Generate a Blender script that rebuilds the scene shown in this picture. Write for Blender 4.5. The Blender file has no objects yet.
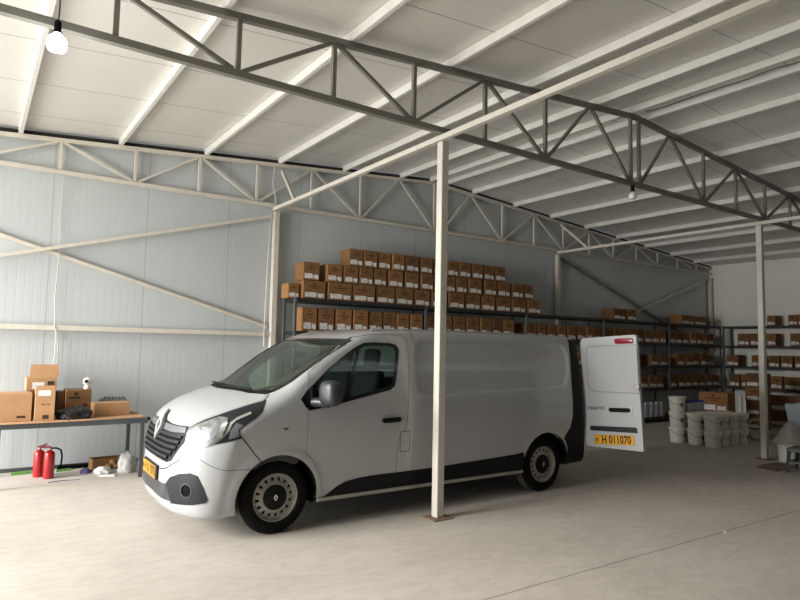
import bpy, bmesh, math, random
import numpy as np
from mathutils import Vector, Matrix
from mathutils.geometry import delaunay_2d_cdt
random.seed(7)
S = bpy.context.scene
COL = S.collection
PI = math.pi

# ------------------------------------------------------------------ camera
FPX = 615.15
CA, CP, CR = 0.606169, 0.0760854, 0.0204312
EYE = np.array([0, 0, 1.74])
c_fw = np.array([math.sin(CA) * math.cos(CP), math.cos(CA) * math.cos(CP), math.sin(CP)])
c_rt = np.array([math.cos(CA), -math.sin(CA), 0.0])
c_up = np.cross(c_rt, c_fw)
_c, _s = math.cos(CR), math.sin(CR)
c_rt, c_up = c_rt * _c + c_up * _s, c_up * _c - c_rt * _s
cam_d = bpy.data.cameras.new('camera')
cam_d.sensor_width = 36
cam_d.lens = FPX / 800 * 36
cam_d.clip_start = 0.05
cam = bpy.data.objects.new('camera', cam_d)
COL.objects.link(cam)
cam.matrix_world = Matrix(((c_rt[0], c_up[0], -c_fw[0], EYE[0]), (c_rt[1], c_up[1], -c_fw[1], EYE[1]),
                           (c_rt[2], c_up[2], -c_fw[2], EYE[2]), (0, 0, 0, 1)))
S.camera = cam

def ray(x, y): return c_fw + c_rt * (x - 400) / FPX + c_up * (300 - y) / FPX
def onz(x, y, z=0.0):
    d = ray(x, y); return EYE + d * ((z - EYE[2]) / d[2])
def ony(x, y, Y):
    d = ray(x, y); return EYE + d * (Y / d[1])
def onx(x, y, X):
    d = ray(x, y); return EYE + d * (X / d[0])

# ------------------------------------------------------------------ materials
def srgb(h):
    v = [int(h[i:i + 2], 16) / 255 for i in (0, 2, 4)]
    return tuple((c / 12.92 if c <= .04045 else ((c + .055) / 1.055) ** 2.4) for c in v) + (1,)

def mat(name, hexc, rough=.6, metal=0.0, var=.08, scale=6.0, bump=0.0, bscale=40.0, coat=0.0, spec=.5, emit=None, estr=0):
    m = bpy.data.materials.new(name); m.use_nodes = True
    nt = m.node_tree; N = nt.nodes; L = nt.links
    b = N['Principled BSDF']
    col = srgb(hexc)
    b.inputs['Roughness'].default_value = rough
    b.inputs['Metallic'].default_value = metal
    b.inputs['Specular IOR Level'].default_value = spec
    b.inputs['Coat Weight'].default_value = coat
    b.inputs['Coat Roughness'].default_value = .06
    b.inputs['Base Color'].default_value = col
    tc = N.new('ShaderNodeTexCoord')
    if var > 0:
        nz = N.new('ShaderNodeTexNoise'); nz.inputs['Scale'].default_value = scale; nz.inputs['Detail'].default_value = 4
        L.new(tc.outputs['Object'], nz.inputs['Vector'])
        rp = N.new('ShaderNodeValToRGB')
        rp.color_ramp.elements[0].position = .3; rp.color_ramp.elements[1].position = .7
        rp.color_ramp.elements[0].color = tuple(c * (1 - var) for c in col[:3]) + (1,)
        rp.color_ramp.elements[1].color = tuple(min(1, c * (1 + var)) for c in col[:3]) + (1,)
        L.new(nz.outputs['Fac'], rp.inputs['Fac']); L.new(rp.outputs['Color'], b.inputs['Base Color'])
    if bump > 0:
        n2 = N.new('ShaderNodeTexNoise'); n2.inputs['Scale'].default_value = bscale; n2.inputs['Detail'].default_value = 3
        L.new(tc.outputs['Object'], n2.inputs['Vector'])
        bp = N.new('ShaderNodeBump'); bp.inputs['Strength'].default_value = bump; bp.inputs['Distance'].default_value = .01
        L.new(n2.outputs['Fac'], bp.inputs['Height']); L.new(bp.outputs['Normal'], b.inputs['Normal'])
    if emit:
        b.inputs['Emission Color'].default_value = srgb(emit); b.inputs['Emission Strength'].default_value = estr
    return m

def mth(nt, op, a, b=None):
    n = nt.nodes.new('ShaderNodeMath'); n.operation = op
    for i, v in enumerate((a, b)):
        if v is None: continue
        if isinstance(v, (int, float)): n.inputs[i].default_value = v
        else: nt.links.new(v, n.inputs[i])
    return n.outputs[0]

def panel_mat(name, hexc, axis, joint, off, rib, rough=.45, jw=.008, jdark=.45, ribamt=.25, var=.03):
    """painted sandwich panel: fine ribs and a dark joint every `joint` metres along one object axis"""
    m = mat(name, hexc, rough, var=var, scale=.8)
    nt = m.node_tree; N = nt.nodes; L = nt.links; b = N['Principled BSDF']
    tc = N.new('ShaderNodeTexCoord'); sx = N.new('ShaderNodeSeparateXYZ'); L.new(tc.outputs['Object'], sx.inputs[0])
    v = sx.outputs['XYZ'.index(axis)]
    fr = mth(nt, 'FRACT', mth(nt, 'DIVIDE', mth(nt, 'ADD', v, off), joint))
    d = mth(nt, 'ABSOLUTE', mth(nt, 'SUBTRACT', fr, .5))
    j = mth(nt, 'LESS_THAN', mth(nt, 'MULTIPLY', d, joint), jw / 2)
    mx = N.new('ShaderNodeMixRGB'); mx.blend_type = 'MULTIPLY'
    src = b.inputs['Base Color'].links[0].from_socket
    L.new(src, mx.inputs[1]); mx.inputs[2].default_value = (jdark, jdark, jdark, 1)
    L.new(j, mx.inputs[0]); L.new(mx.outputs[0], b.inputs['Base Color'])
    # ribs as relief
    w = mth(nt, 'FRACT', mth(nt, 'DIVIDE', v, rib))
    w2 = mth(nt, 'ABSOLUTE', mth(nt, 'SUBTRACT', w, .5))
    h = mth(nt, 'MINIMUM', mth(nt, 'MULTIPLY', w2, 8.0), 1.0)
    bp = N.new('ShaderNodeBump'); bp.inputs['Strength'].default_value = ribamt; bp.inputs['Distance'].default_value = .004
    L.new(h, bp.inputs['Height']); L.new(bp.outputs['Normal'], b.inputs['Normal'])
    return m

def floor_mat():
    m = bpy.data.materials.new('concrete_floor'); m.use_nodes = True
    nt = m.node_tree; N = nt.nodes; L = nt.links; b = N['Principled BSDF']
    b.inputs['Roughness'].default_value = .62; b.inputs['Specular IOR Level'].default_value = .35
    tc = N.new('ShaderNodeTexCoord')
    def noise(scale, det, dist=0, sc=(1, 1, 1)):
        mp = N.new('ShaderNodeMapping'); mp.inputs['Scale'].default_value = sc; L.new(tc.outputs['Object'], mp.inputs[0])
        n = N.new('ShaderNodeTexNoise'); n.inputs['Scale'].default_value = scale; n.inputs['Detail'].default_value = det
        n.inputs['Distortion'].default_value = dist; L.new(mp.outputs[0], n.inputs['Vector']); return n.outputs['Fac']
    r1 = N.new('ShaderNodeValToRGB'); L.new(noise(.55, 6, .6, (1, 1.6, 1)), r1.inputs['Fac'])
    r1.color_ramp.elements[0].position = .32; r1.color_ramp.elements[0].color = srgb('b4ada3')
    r1.color_ramp.elements[1].position = .68; r1.color_ramp.elements[1].color = srgb('c1bab0')
    r2 = N.new('ShaderNodeValToRGB'); L.new(noise(5, 8, 1.0, (1, 2.2, 1)), r2.inputs['Fac'])
    r2.color_ramp.elements[0].position = .35; r2.color_ramp.elements[0].color = (.92, .92, .92, 1)
    r2.color_ramp.elements[1].position = .62; r2.color_ramp.elements[1].color = (1.04, 1.04, 1.03, 1)
    mx = N.new('ShaderNodeMixRGB'); mx.blend_type = 'MULTIPLY'; mx.inputs[0].default_value = 1
    L.new(r1.outputs[0], mx.inputs[1]); L.new(r2.outputs[0], mx.inputs[2])
    # pale chalky scuffs
    r3 = N.new('ShaderNodeValToRGB'); L.new(noise(1.3, 10, 2.0, (1, 3.0, 1)), r3.inputs['Fac'])
    r3.color_ramp.elements[0].position = .60; r3.color_ramp.elements[0].color = (0, 0, 0, 1)
    r3.color_ramp.elements[1].position = .78; r3.color_ramp.elements[1].color = (.55, .55, .55, 1)
    m2 = N.new('ShaderNodeMixRGB'); L.new(r3.outputs[0], m2.inputs[0]); L.new(mx.outputs[0], m2.inputs[1]); m2.inputs[2].default_value = srgb('cec8be')
    # saw-cut joint along X
    sx = N.new('ShaderNodeSeparateXYZ'); L.new(tc.outputs['Object'], sx.inputs[0])
    wob = mth(nt, 'MULTIPLY', mth(nt, 'SUBTRACT', noise(3, 3), .5), .02)
    d = mth(nt, 'ABSOLUTE', mth(nt, 'ADD', mth(nt, 'ADD', mth(nt, 'MULTIPLY', sx.outputs[0], .0105), mth(nt, 'SUBTRACT', sx.outputs[1], 3.306)), wob))
    j = mth(nt, 'MULTIPLY', mth(nt, 'LESS_THAN', d, .008), .6)
    m3 = N.new('ShaderNodeMixRGB'); L.new(j, m3.inputs[0]); L.new(m2.outputs[0], m3.inputs[1]); m3.inputs[2].default_value = srgb('5c544b')
    L.new(m3.outputs[0], b.inputs['Base Color'])
    bp = N.new('ShaderNodeBump'); bp.inputs['Strength'].default_value = .15; bp.inputs['Distance'].default_value = .01
    L.new(noise(14, 6), bp.inputs['Height']); L.new(bp.outputs['Normal'], b.inputs['Normal'])
    return m

def glass_mat(name, tint, gloss=.10):
    m = bpy.data.materials.new(name); m.use_nodes = True
    nt = m.node_tree; N = nt.nodes; L = nt.links
    N.remove(N['Principled BSDF']); out = N['Material Output']
    t = N.new('ShaderNodeBsdfTransparent'); t.inputs[0].default_value = srgb(tint)
    g = N.new('ShaderNodeBsdfGlossy'); g.inputs['Roughness'].default_value = .02
    lw = N.new('ShaderNodeLayerWeight'); lw.inputs['Blend'].default_value = .25
    f = mth(nt, 'ADD', mth(nt, 'MULTIPLY', lw.outputs['Fresnel'], .55), gloss * .3)
    mx = N.new('ShaderNodeMixShader'); L.new(f, mx.inputs[0]); L.new(t.outputs[0], mx.inputs[1]); L.new(g.outputs[0], mx.inputs[2])
    L.new(mx.outputs[0], out.inputs[0]); return m

def mesh_grid_mat(name):
    """dark plastic with a hexagonal-looking raised mesh"""
    m = mat(name, '2c2d30', .5, var=0)
    nt = m.node_tree; N = nt.nodes; L = nt.links; b = N['Principled BSDF']
    tc = N.new('ShaderNodeTexCoord'); vo = N.new('ShaderNodeTexVoronoi'); vo.feature = 'DISTANCE_TO_EDGE'; vo.inputs['Scale'].default_value = 38; vo.inputs['Randomness'].default_value = .15
    L.new(tc.outputs['Object'], vo.inputs['Vector'])
    r = N.new('ShaderNodeValToRGB'); L.new(vo.outputs['Distance'], r.inputs['Fac'])
    r.color_ramp.elements[0].position = .1; r.color_ramp.elements[0].color = srgb('3c3d40')
    r.color_ramp.elements[1].position = .25; r.color_ramp.elements[1].color = srgb('141416')
    L.new(r.outputs[0], b.inputs['Base Color']); return m

def label_mat():
    m = mat('label_paper', 'e6e4df', .7, var=0)
    nt = m.node_tree; N = nt.nodes; L = nt.links; b = N['Principled BSDF']
    tc = N.new('ShaderNodeTexCoord'); mp = N.new('ShaderNodeMapping'); mp.inputs['Scale'].default_value = (1, 1, 1); L.new(tc.outputs['Object'], mp.inputs[0])
    w = N.new('ShaderNodeTexNoise'); w.inputs['Scale'].default_value = 38; w.inputs['Detail'].default_value = 1; L.new(mp.outputs[0], w.inputs['Vector'])
    r = N.new('ShaderNodeValToRGB'); L.new(w.outputs['Fac'], r.inputs['Fac'])
    r.color_ramp.elements[0].position = .36; r.color_ramp.elements[0].color = srgb('6c6a68')
    r.color_ramp.elements[1].position = .46; r.color_ramp.elements[1].color = srgb('e6e4df')
    L.new(r.outputs[0], b.inputs['Base Color']); return m

M = {}
M['floor'] = floor_mat()
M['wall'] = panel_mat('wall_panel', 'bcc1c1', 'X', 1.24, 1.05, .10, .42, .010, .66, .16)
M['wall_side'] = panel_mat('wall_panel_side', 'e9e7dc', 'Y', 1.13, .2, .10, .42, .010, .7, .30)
M['ceiling'] = panel_mat('ceiling_panel', 'd9d6cf', 'Y', 1.155, .8725, .077, .34, .013, .40, .7)
M['cream'] = mat('cream_paint', 'c6c1b6', .45, var=.05, scale=9)
M['primer'] = mat('pale_primer', 'cfc8bb', .5, var=.06, scale=9)
M['grey_steel'] = mat('shade_grey_truss_paint', '757369', .45, var=.06, scale=9)  # near truss paint is light; shade on its faces is put into this grey
M['purlin'] = mat('purlin_paint', 'd8d6d0', .4, var=.05, scale=7)
M['dark_steel'] = mat('dark_grey_steel', '4a4d50', .5, var=.08)
M['black_steel'] = mat('rack_board', '26282b', .5, var=.08)
M['rust'] = mat('rusty_plate', '7d6a58', .8, var=.25, scale=22)
M['board_card'] = mat('card_sheet', 'b58f6c', .85, var=.08, scale=9)
M['card'] = mat('carton_brown', '7f5a35', .85, var=.10, scale=7)
M['card_b'] = mat('carton_orange_brown', '8d643b', .85, var=.10, scale=7)
M['card_d'] = mat('carton_dark_brown', '6e4c30', .85, var=.10, scale=7)
M['card_t'] = mat('carton_tan', 'b38b63', .85, var=.07, scale=6)
M['card_in'] = mat('carton_inside', '7a5c3f', .9, var=.1)
M['print'] = mat('carton_print', '3f2a1a', .8, var=.05)
M['tape'] = mat('parcel_tape', 'a58455', .35, var=.05)
M['label'] = label_mat()
M['paper'] = mat('white_paper', 'e4e2de', .8, var=.03)
M['van'] = mat('van_white_paint', '9fa0a0', .30, var=0, coat=.7)
M['badge'] = mat('badge_chrome', 'e4e5e6', .3, metal=.7, var=0)
M['vanin'] = mat('van_interior', '4a4c4c', .8, var=.1)
M['blackpl'] = mat('black_plastic', '0e0f10', .6, var=.06, spec=.2)
M['greypl'] = mat('dark_grey_plastic', '1f2023', .5, var=.04, spec=.25)
M['gloss_black'] = mat('gloss_black_trim', '0c0d0e', .15, var=0, coat=.5)
M['mirror'] = mat('mirror_plastic', '2b2c2f', .4, var=.04)
M['midgrey'] = mat('satin_grey_trim', '74757a', .35, metal=.5, var=.03)
M['chrome'] = mat('chrome', 'd6d8da', .14, metal=1.0, var=0)
M['silver'] = mat('wheel_silver', '9d9a92', .45, metal=.55, var=.12, scale=20)
M['rubber'] = mat('tyre_rubber', '101010', .85, var=.12, scale=30, spec=.15)
M['tread'] = mat('dusty_tread', '55524d', .9, var=.3, scale=25)
M['seat'] = mat('seat_fabric', '131517', .9, var=.15, scale=60)
M['plate'] = mat('plate_yellow', 'c8901a', .45, var=.04)
M['plate_blk'] = mat('plate_black', '1c1608', .5, var=0)
M['redlamp'] = mat('red_lamp', '7e1020', .15, var=.1, coat=1)
M['lensw'] = mat('headlight_reflector', '989b9c', .22, metal=.8, var=.45, scale=16)
M['glass'] = glass_mat('windscreen_glass', 'eaf2ed', .25)
M['glass_s'] = glass_mat('side_glass', 'dfeae4', .12)
M['lens'] = glass_mat('lamp_lens', 'f4f6f6')
M['mesh'] = mesh_grid_mat('lower_grille_mesh')
M['black'] = mat('matt_black', '09090a', .8, var=.05, spec=.1)
M['red'] = mat('extinguisher_red', '9d1117', .3, var=.08, coat=.4)
M['pail'] = mat('pail_plastic', 'e6e2d6', .45, var=.04)
M['pail_lid'] = mat('pail_lid_plastic', 'ece8dd', .45, var=.04)
M['wire'] = mat('handle_wire', '4c4c4c', .5, metal=.6, var=.05)
M['jug'] = mat('jug_plastic', 'b9bdc4', .4, var=.06)
M['bluecap'] = mat('blue_cap', '2b3f8f', .4, var=.05)
M['bin'] = mat('pale_blue_bin', 'b9c6cd', .4, var=.05)
M['far_wall'] = mat('low_bounce_front_wall', '4a4a48', .8, var=.05)  # colour made dark so the unseen wall bounces little light
M['bag'] = mat('black_bag_film', '1d1e21', .35, var=.1, bump=.6, bscale=18)
M['film'] = mat('white_bag_film', 'b5b5b2', .4, var=.08, bump=.5, bscale=22)
M['cover'] = mat('grey_cover_film', 'a9a89f', .55, var=.08, bump=.3, bscale=12)
M['tray'] = mat('grey_tray_plastic', '70767b', .3, var=.15, scale=30)
M['green'] = mat('green_strip', '6fae52', .6, var=.1)
M['violet'] = mat('violet_cloth', '5b4a78', .8, var=.2)
M['hose'] = mat('beige_hose', 'b5a988', .6, var=.1)
M['bulb_on'] = mat('lit_bulb', 'ffffff', .3, var=0, emit='f4f6ff', estr=14)
M['bulb_off'] = mat('unlit_bulb', 'd6d6d2', .3, var=.02)
M['cable'] = mat('white_cable', 'c2c1bc', .5, var=.03)
M['dcable'] = mat('dark_cable', '3a3a3a', .6, var=.03)
M['yard'] = mat('pale_yard', 'a8a297', .9, var=.12, scale=.7)
M['foam'] = mat('dark_gap_foam', '2b2822', .95, var=.3, scale=12)

# ------------------------------------------------------------------ object helpers
def link(o, parent=None):
    COL.objects.link(o)
    if parent is not None: o.parent = parent
    return o
def empty(name, loc=(0, 0, 0), rz=0.0):
    o = bpy.data.objects.new(name, None); o.location = loc; o.rotation_euler = (0, 0, rz); o.empty_display_size = .1
    return link(o)
def tag(o, label, cat, group=None):
    o['label'] = label; o['category'] = cat
    if group: o['group'] = group
    return o
def structure(o):
    o['kind'] = 'structure'; return o
def finish(name, bm, m, parent=None, smooth=None):
    bmesh.ops.recalc_face_normals(bm, faces=bm.faces)
    me = bpy.data.meshes.new(name); bm.to_mesh(me); bm.free()
    for mm in (m if isinstance(m, (list, tuple)) else [m]): me.materials.append(mm)
    if smooth is not None:
        for p in me.polygons: p.use_smooth = True
        me.set_sharp_from_angle(angle=math.radians(smooth))
    return link(bpy.data.objects.new(name, me), parent)
def B(): return bmesh.new()
def box(bm, x0, x1, y0, y1, z0, z1, bev=0.0, mtx=None, mi=0, seg=1):
    vs = [bm.verts.new(p) for p in ((x0, y0, z0), (x1, y0, z0), (x1, y1, z0), (x0, y1, z0), (x0, y0, z1), (x1, y0, z1), (x1, y1, z1), (x0, y1, z1))]
    fs = [bm.faces.new([vs[i] for i in f]) for f in ((3, 2, 1, 0), (4, 5, 6, 7), (0, 1, 5, 4), (1, 2, 6, 5), (2, 3, 7, 6), (3, 0, 4, 7))]
    for f in fs: f.material_index = mi
    if bev > 0:
        es = list({e for f in fs for e in f.edges})
        r = bmesh.ops.bevel(bm, geom=es, offset=bev, segments=seg, profile=.5, affect='EDGES')
        for f in r['faces']: f.material_index = mi
        vs = list({v for v in r['verts']} | {v for v in vs if v.is_valid})
    if mtx is not None: bmesh.ops.transform(bm, matrix=mtx, verts=[v for v in vs if v.is_valid])
    return vs
def bar(bm, a, b, w, h, up=(0, 0, 1), mi=0):
    """square tube from a to b"""
    a = Vector(a); b = Vector(b); d = (b - a).normalized(); u = Vector(up)
    s = d.cross(u)
    if s.length < 1e-4: s = d.cross(Vector((1, 0, 0)))
    s.normalize(); t = s.cross(d).normalized()
    s *= w / 2; t *= h / 2
    v = [bm.verts.new(p) for p in (a - s - t, a + s - t, a + s + t, a - s + t, b - s - t, b + s - t, b + s + t, b - s + t)]
    for f in ((3, 2, 1, 0), (4, 5, 6, 7), (0, 1, 5, 4), (1, 2, 6, 5), (2, 3, 7, 6), (3, 0, 4, 7)):
        bm.faces.new([v[i] for i in f]).material_index = mi
def tube(bm, pts, r, seg=8, mi=0, closed=False):
    pts = [Vector(p) for p in pts]; rings = []
    n = len(pts); prev = None
    for i, p in enumerate(pts):
        d = (pts[min(i + 1, n - 1)] - pts[max(i - 1, 0)])
        if closed: d = pts[(i + 1) % n] - pts[i - 1]
        d.normalize()
        if prev is None:
            s = d.cross(Vector((0, 0, 1)))
            if s.length < 1e-3: s = d.cross(Vector((1, 0, 0)))
        else: s = prev - d * prev.dot(d)
        s.normalize(); prev = s; t = d.cross(s)
        rr = r[i] if isinstance(r, (list, tuple)) else r
        rings.append([bm.verts.new(p + (s * math.cos(2 * PI * k / seg) + t * math.sin(2 * PI * k / seg)) * rr) for k in range(seg)])
    m = n if closed else n - 1
    for i in range(m):
        A, Bq = rings[i], rings[(i + 1) % n]
        for k in range(seg):
            bm.faces.new((A[k], A[(k + 1) % seg], Bq[(k + 1) % seg], Bq[k])).material_index = mi
    if not closed:
        bm.faces.new(rings[0][::-1]).material_index = mi; bm.faces.new(rings[-1]).material_index = mi
def lathe(bm, prof, seg=24, mtx=None, mi=0, caps=True):
    """profile of (r, z) spun about Z"""
    rings = []
    for r, z in prof:
        if r < 1e-5: rings.append([bm.verts.new((0, 0, z))])
        else: rings.append([bm.verts.new((r * math.cos(2 * PI * k / seg), r * math.sin(2 * PI * k / seg), z)) for k in range(seg)])
    vs = [v for q in rings for v in q]
    for A, Bq in zip(rings, rings[1:]):
        for k in range(seg):
            k2 = (k + 1) % seg
            if len(A) == 1 and len(Bq) == 1: continue
            if len(A) == 1: f = bm.faces.new((A[0], Bq[k2], Bq[k]))
            elif len(Bq) == 1: f = bm.faces.new((A[k], A[k2], Bq[0]))
            else: f = bm.faces.new((A[k], A[k2], Bq[k2], Bq[k]))
            f.material_index = mi
    if caps:
        for q in (rings[0], rings[-1]):
            if len(q) > 2: bm.faces.new(q).material_index = mi
    if mtx is not None: bmesh.ops.transform(bm, matrix=mtx, verts=vs)
    return vs
def prism(bm, poly, z0, z1, mtx=None, mi=0):
    a = [bm.verts.new((x, y, z0)) for x, y in poly]; b = [bm.verts.new((x, y, z1)) for x, y in poly]
    n = len(poly)
    bm.faces.new(a[::-1]).material_index = mi; bm.faces.new(b).material_index = mi
    for i in range(n): bm.faces.new((a[i], a[(i + 1) % n], b[(i + 1) % n], b[i])).material_index = mi
    if mtx is not None: bmesh.ops.transform(bm, matrix=mtx, verts=a + b)
def frame(o, u, v, n):
    """matrix whose local x,y,z are u,v,n at o"""
    u, v, n = (Vector(q).normalized() for q in (u, v, n))
    return Matrix(((u[0], v[0], n[0], o[0]), (u[1], v[1], n[1], o[1]), (u[2], v[2], n[2], o[2]), (0, 0, 0, 1)))
def text_mesh(name, txt, size, m, parent, mtx, depth=.002, sx=1.0, bold=0.0, spacing=1.0):
    cu = bpy.data.curves.new(name, 'FONT'); cu.body = txt; cu.size = size; cu.align_x = 'CENTER'; cu.align_y = 'CENTER'
    cu.extrude = depth; cu.offset = bold; cu.space_character = spacing; cu.resolution_u = 3
    t = bpy.data.objects.new(name, cu); COL.objects.link(t)
    dg = bpy.context.evaluated_depsgraph_get(); dg.update()
    me = bpy.data.meshes.new_from_object(t.evaluated_get(dg)); me.name = name
    bpy.data.objects.remove(t); bpy.data.curves.remove(cu)
    me.transform(mtx @ Matrix.Diagonal((sx, 1, 1, 1)))
    me.materials.clear(); me.materials.append(m)
    return link(bpy.data.objects.new(name, me), parent)
ORD = ['first', 'second', 'third', 'fourth', 'fifth', 'sixth', 'seventh', 'eighth', 'ninth', 'tenth', 'eleventh', 'twelfth', 'thirteenth', 'fourteenth', 'fifteenth',
       'sixteenth', 'seventeenth', 'eighteenth', 'nineteenth', 'twentieth']

# ================================================================== the hall
XL, XR, YB, YF = -3.0, 17.75, 9.62, -6.0
RIDGE = 7.4
def ztop(x): return 5.03 - .0785 * abs(x - RIDGE)      # top of the truss chord

bm = B(); box(bm, XL - .2, XR + .2, YF, YB + .2, -.15, 0); structure(finish('floor', bm, M['floor']))
bm = B(); box(bm, -45, XL - .2, -30, 40, -.2, -.03); structure(finish('ground', bm, M['yard']))
# ceiling: two slopes
bm = B()
def slab(bm, x0, x1, y0, y1):
    z0, z1 = ztop(x0) + .10, ztop(x1) + .10
    p = [(x0, y0, z0), (x1, y0, z1), (x1, y1, z1), (x0, y1, z0)]
    a = [bm.verts.new(q) for q in p]; b = [bm.verts.new((q[0], q[1], q[2] + .08)) for q in p]
    bm.faces.new(a); bm.faces.new(b[::-1])
    for i in range(4): bm.faces.new((a[i], a[(i + 1) % 4], b[(i + 1) % 4], b[i]))
slab(bm, XL - .2, RIDGE, YF, YB + .2); slab(bm, RIDGE, XR + .2, YF, YB + .2)
structure(finish('ceiling', bm, M['ceiling']))
# walls
bm = B()
xs = [XL - .1, RIDGE, XR + .1]
a = [bm.verts.new(p) for p in ((xs[0], YB, 0), (xs[2], YB, 0), (xs[2], YB, ztop(xs[2]) + .06), (RIDGE, YB, ztop(RIDGE) + .06), (xs[0], YB, ztop(xs[0]) + .06))]
f = bm.faces.new(a); r = bmesh.ops.extrude_face_region(bm, geom=[f])
bmesh.ops.translate(bm, vec=(0, .1, 0), verts=[v for v in r['geom'] if isinstance(v, bmesh.types.BMVert)])
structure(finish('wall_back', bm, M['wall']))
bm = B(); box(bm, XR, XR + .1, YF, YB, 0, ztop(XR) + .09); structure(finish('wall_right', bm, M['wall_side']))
DY0, DY1, DZ = 3.3, 9.45, 4.0          # the wide open gateway in the left wall
bm = B()
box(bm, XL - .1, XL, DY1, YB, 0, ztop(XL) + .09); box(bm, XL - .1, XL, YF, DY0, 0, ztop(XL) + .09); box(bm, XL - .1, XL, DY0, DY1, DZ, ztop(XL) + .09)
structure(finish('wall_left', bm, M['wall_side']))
bm = B(); box(bm, XL, XR, YF - .1, YF, 0, 4.2); structure(finish('wall_front', bm, M['far_wall']))
# dark foam strip between the roof panels and the back wall
bm = B()
for s in (0, 1):
    x0, x1 = (XL, RIDGE) if s == 0 else (RIDGE, XR)
    bar(bm, (x0, YB - .03, ztop(x0) + .045), (x1, YB - .03, ztop(x1) + .045), .05, .05)
structure(finish('trim_1', bm, M['foam']))
bm = B(); box(bm, XL, XR, YB - .012, YB, 0, .05); structure(finish('baseboard_back', bm, M['dark_steel']))

# ---- trusses
def truss(Y, m, web, label, cs=.06, ws=.04, splice=True):
    t = tag(empty('roof_truss', (RIDGE, Y, 4.05)), label, 'roof truss')
    ox = RIDGE; L = lambda x, z: (x - ox, 0, z - 4.05)
    bm = B(); bar(bm, L(XL + .05, 4.045), L(XR - .05, 4.045), cs, cs); finish('bottom_chord', bm, m, t)
    h = cs / 2
    for (x0, x1) in ((XL + .05, RIDGE), (RIDGE, XR - .05)):
        bm = B(); bar(bm, L(x0, ztop(x0) - h), L(x1, ztop(x1) - h), cs, cs); finish('top_chord', bm, m, t)
    verts, diags = web
    for x in verts:
        bm = B(); bar(bm, L(x, 4.08), L(x, ztop(x) - cs), ws, ws, up=(1, 0, 0)); finish('vertical_post', bm, m, t)
    for xb, xt in diags:
        bm = B(); bar(bm, L(xb, 4.08), L(xt, ztop(xt) - cs), ws * .9, ws * .9, up=(0, 1, 0)); finish('diagonal_brace', bm, m, t)
    return t
fv = [.77, 1.74, 2.67, 3.61, 4.60, 5.59, 7.30, 7.49, 9.16, 10.14, 11.12, 12.06, 13.0, 13.95, 14.9, 15.85, 16.8, -.2, -1.15, -2.1]
fd = [(1.70, .80), (1.78, 2.63), (3.57, 2.71), (3.65, 4.56), (5.55, 4.64), (5.63, 6.40), (7.26, 6.46), (7.53, 8.22), (9.12, 8.28), (9.20, 10.10), (11.08, 10.18),
      (11.16, 12.02), (12.96, 12.10), (13.04, 13.9), (14.86, 14.0), (14.94, 15.8), (16.76, 15.9), (-.16, .72), (-.24, -1.1), (-2.06, -1.2)]
truss(5.03, M['grey_steel'], (fv, fd), 'light-painted steel roof truss, greyed for shade, crossing above the white van, nearest to the camera')
bv = [x + .09 for x in fv]; bd = [(p + .09, q + .09) for p, q in fd]
truss(YB - .09, M['primer'], (bv, bd), 'pale painted steel roof truss running along the top of the back wall', .055, .036)

# ---- columns and the beams on them
def column(x, y, label, m='cream', s=.092, plate=True):
    c = tag(empty('steel_column', (x, y, 0)), label, 'column', None)
    bm = B(); box(bm, -s / 2, s / 2, -s / 2, s / 2, .012, 3.94, .006); finish('post', bm, M[m], c)
    if plate:
        bm = B(); box(bm, -.13, .13, -.11, .11, 0, .012, .003); finish('base_plate', bm, M['rust'], c)
column(4.03, 5.06, 'pale cream square steel column standing in front of the white van')
column(10.97, 5.06, 'pale cream square steel column beside the white pails and paint bucket')
column(4.06, YB - .09, 'pale steel column against the back wall at the left end of the tall shelving', 'primer', plate=False)
column(11.02, YB - .09, 'pale steel column against the back wall behind the open rear door', 'primer', plate=False)
column(17.62, YB - .09, 'pale steel column in the far corner of the back wall', 'primer', plate=False)
for x, lb in ((4.0, 'long cream steel tie beam meeting the column in front of the van'), (10.96, 'long cream steel tie beam meeting the column by the white pails')):
    bm = B(); bar(bm, (0, -YF * -1 + .5, 0), (0, YB - .14, 0), .055, .055)
    o = finish('tie_beam', bm, M['cream']); o.location = (x, 0, 3.975); tag(o, lb, 'beam')
# ---- purlins
PX = [-2.1, -.85, .38, 1.62, 2.86, 4.10, 5.34, 6.59, 7.31, 7.67, 8.42, 9.62, 10.80, 12.02, 13.25, 14.45, 15.65, 16.8]
vis = [x for x in PX if x > .2]
for x in PX:
    bm = B(); box(bm, -.026, .026, YF + .02, YB - .06, 0, .094, .004)
    o = finish('purlin', bm, M['purlin']); o.location = (x, 0, ztop(x) + .003)
    o.rotation_euler = (0, math.atan(.0785) * (1 if x > RIDGE else -1), 0)
    if x in vis:
        k = vis.index(x)
        lb = 'pale steel roof purlin under the ceiling panels, %s from the left in the photo' % ORD[k]
    else: lb = 'pale steel roof purlin left of the picture, %s' % ('over the gateway' if x < -1.5 else 'beside the lit bulb bay')
    tag(o, lb, 'purlin', 'roof purlins under the ceiling')
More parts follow.
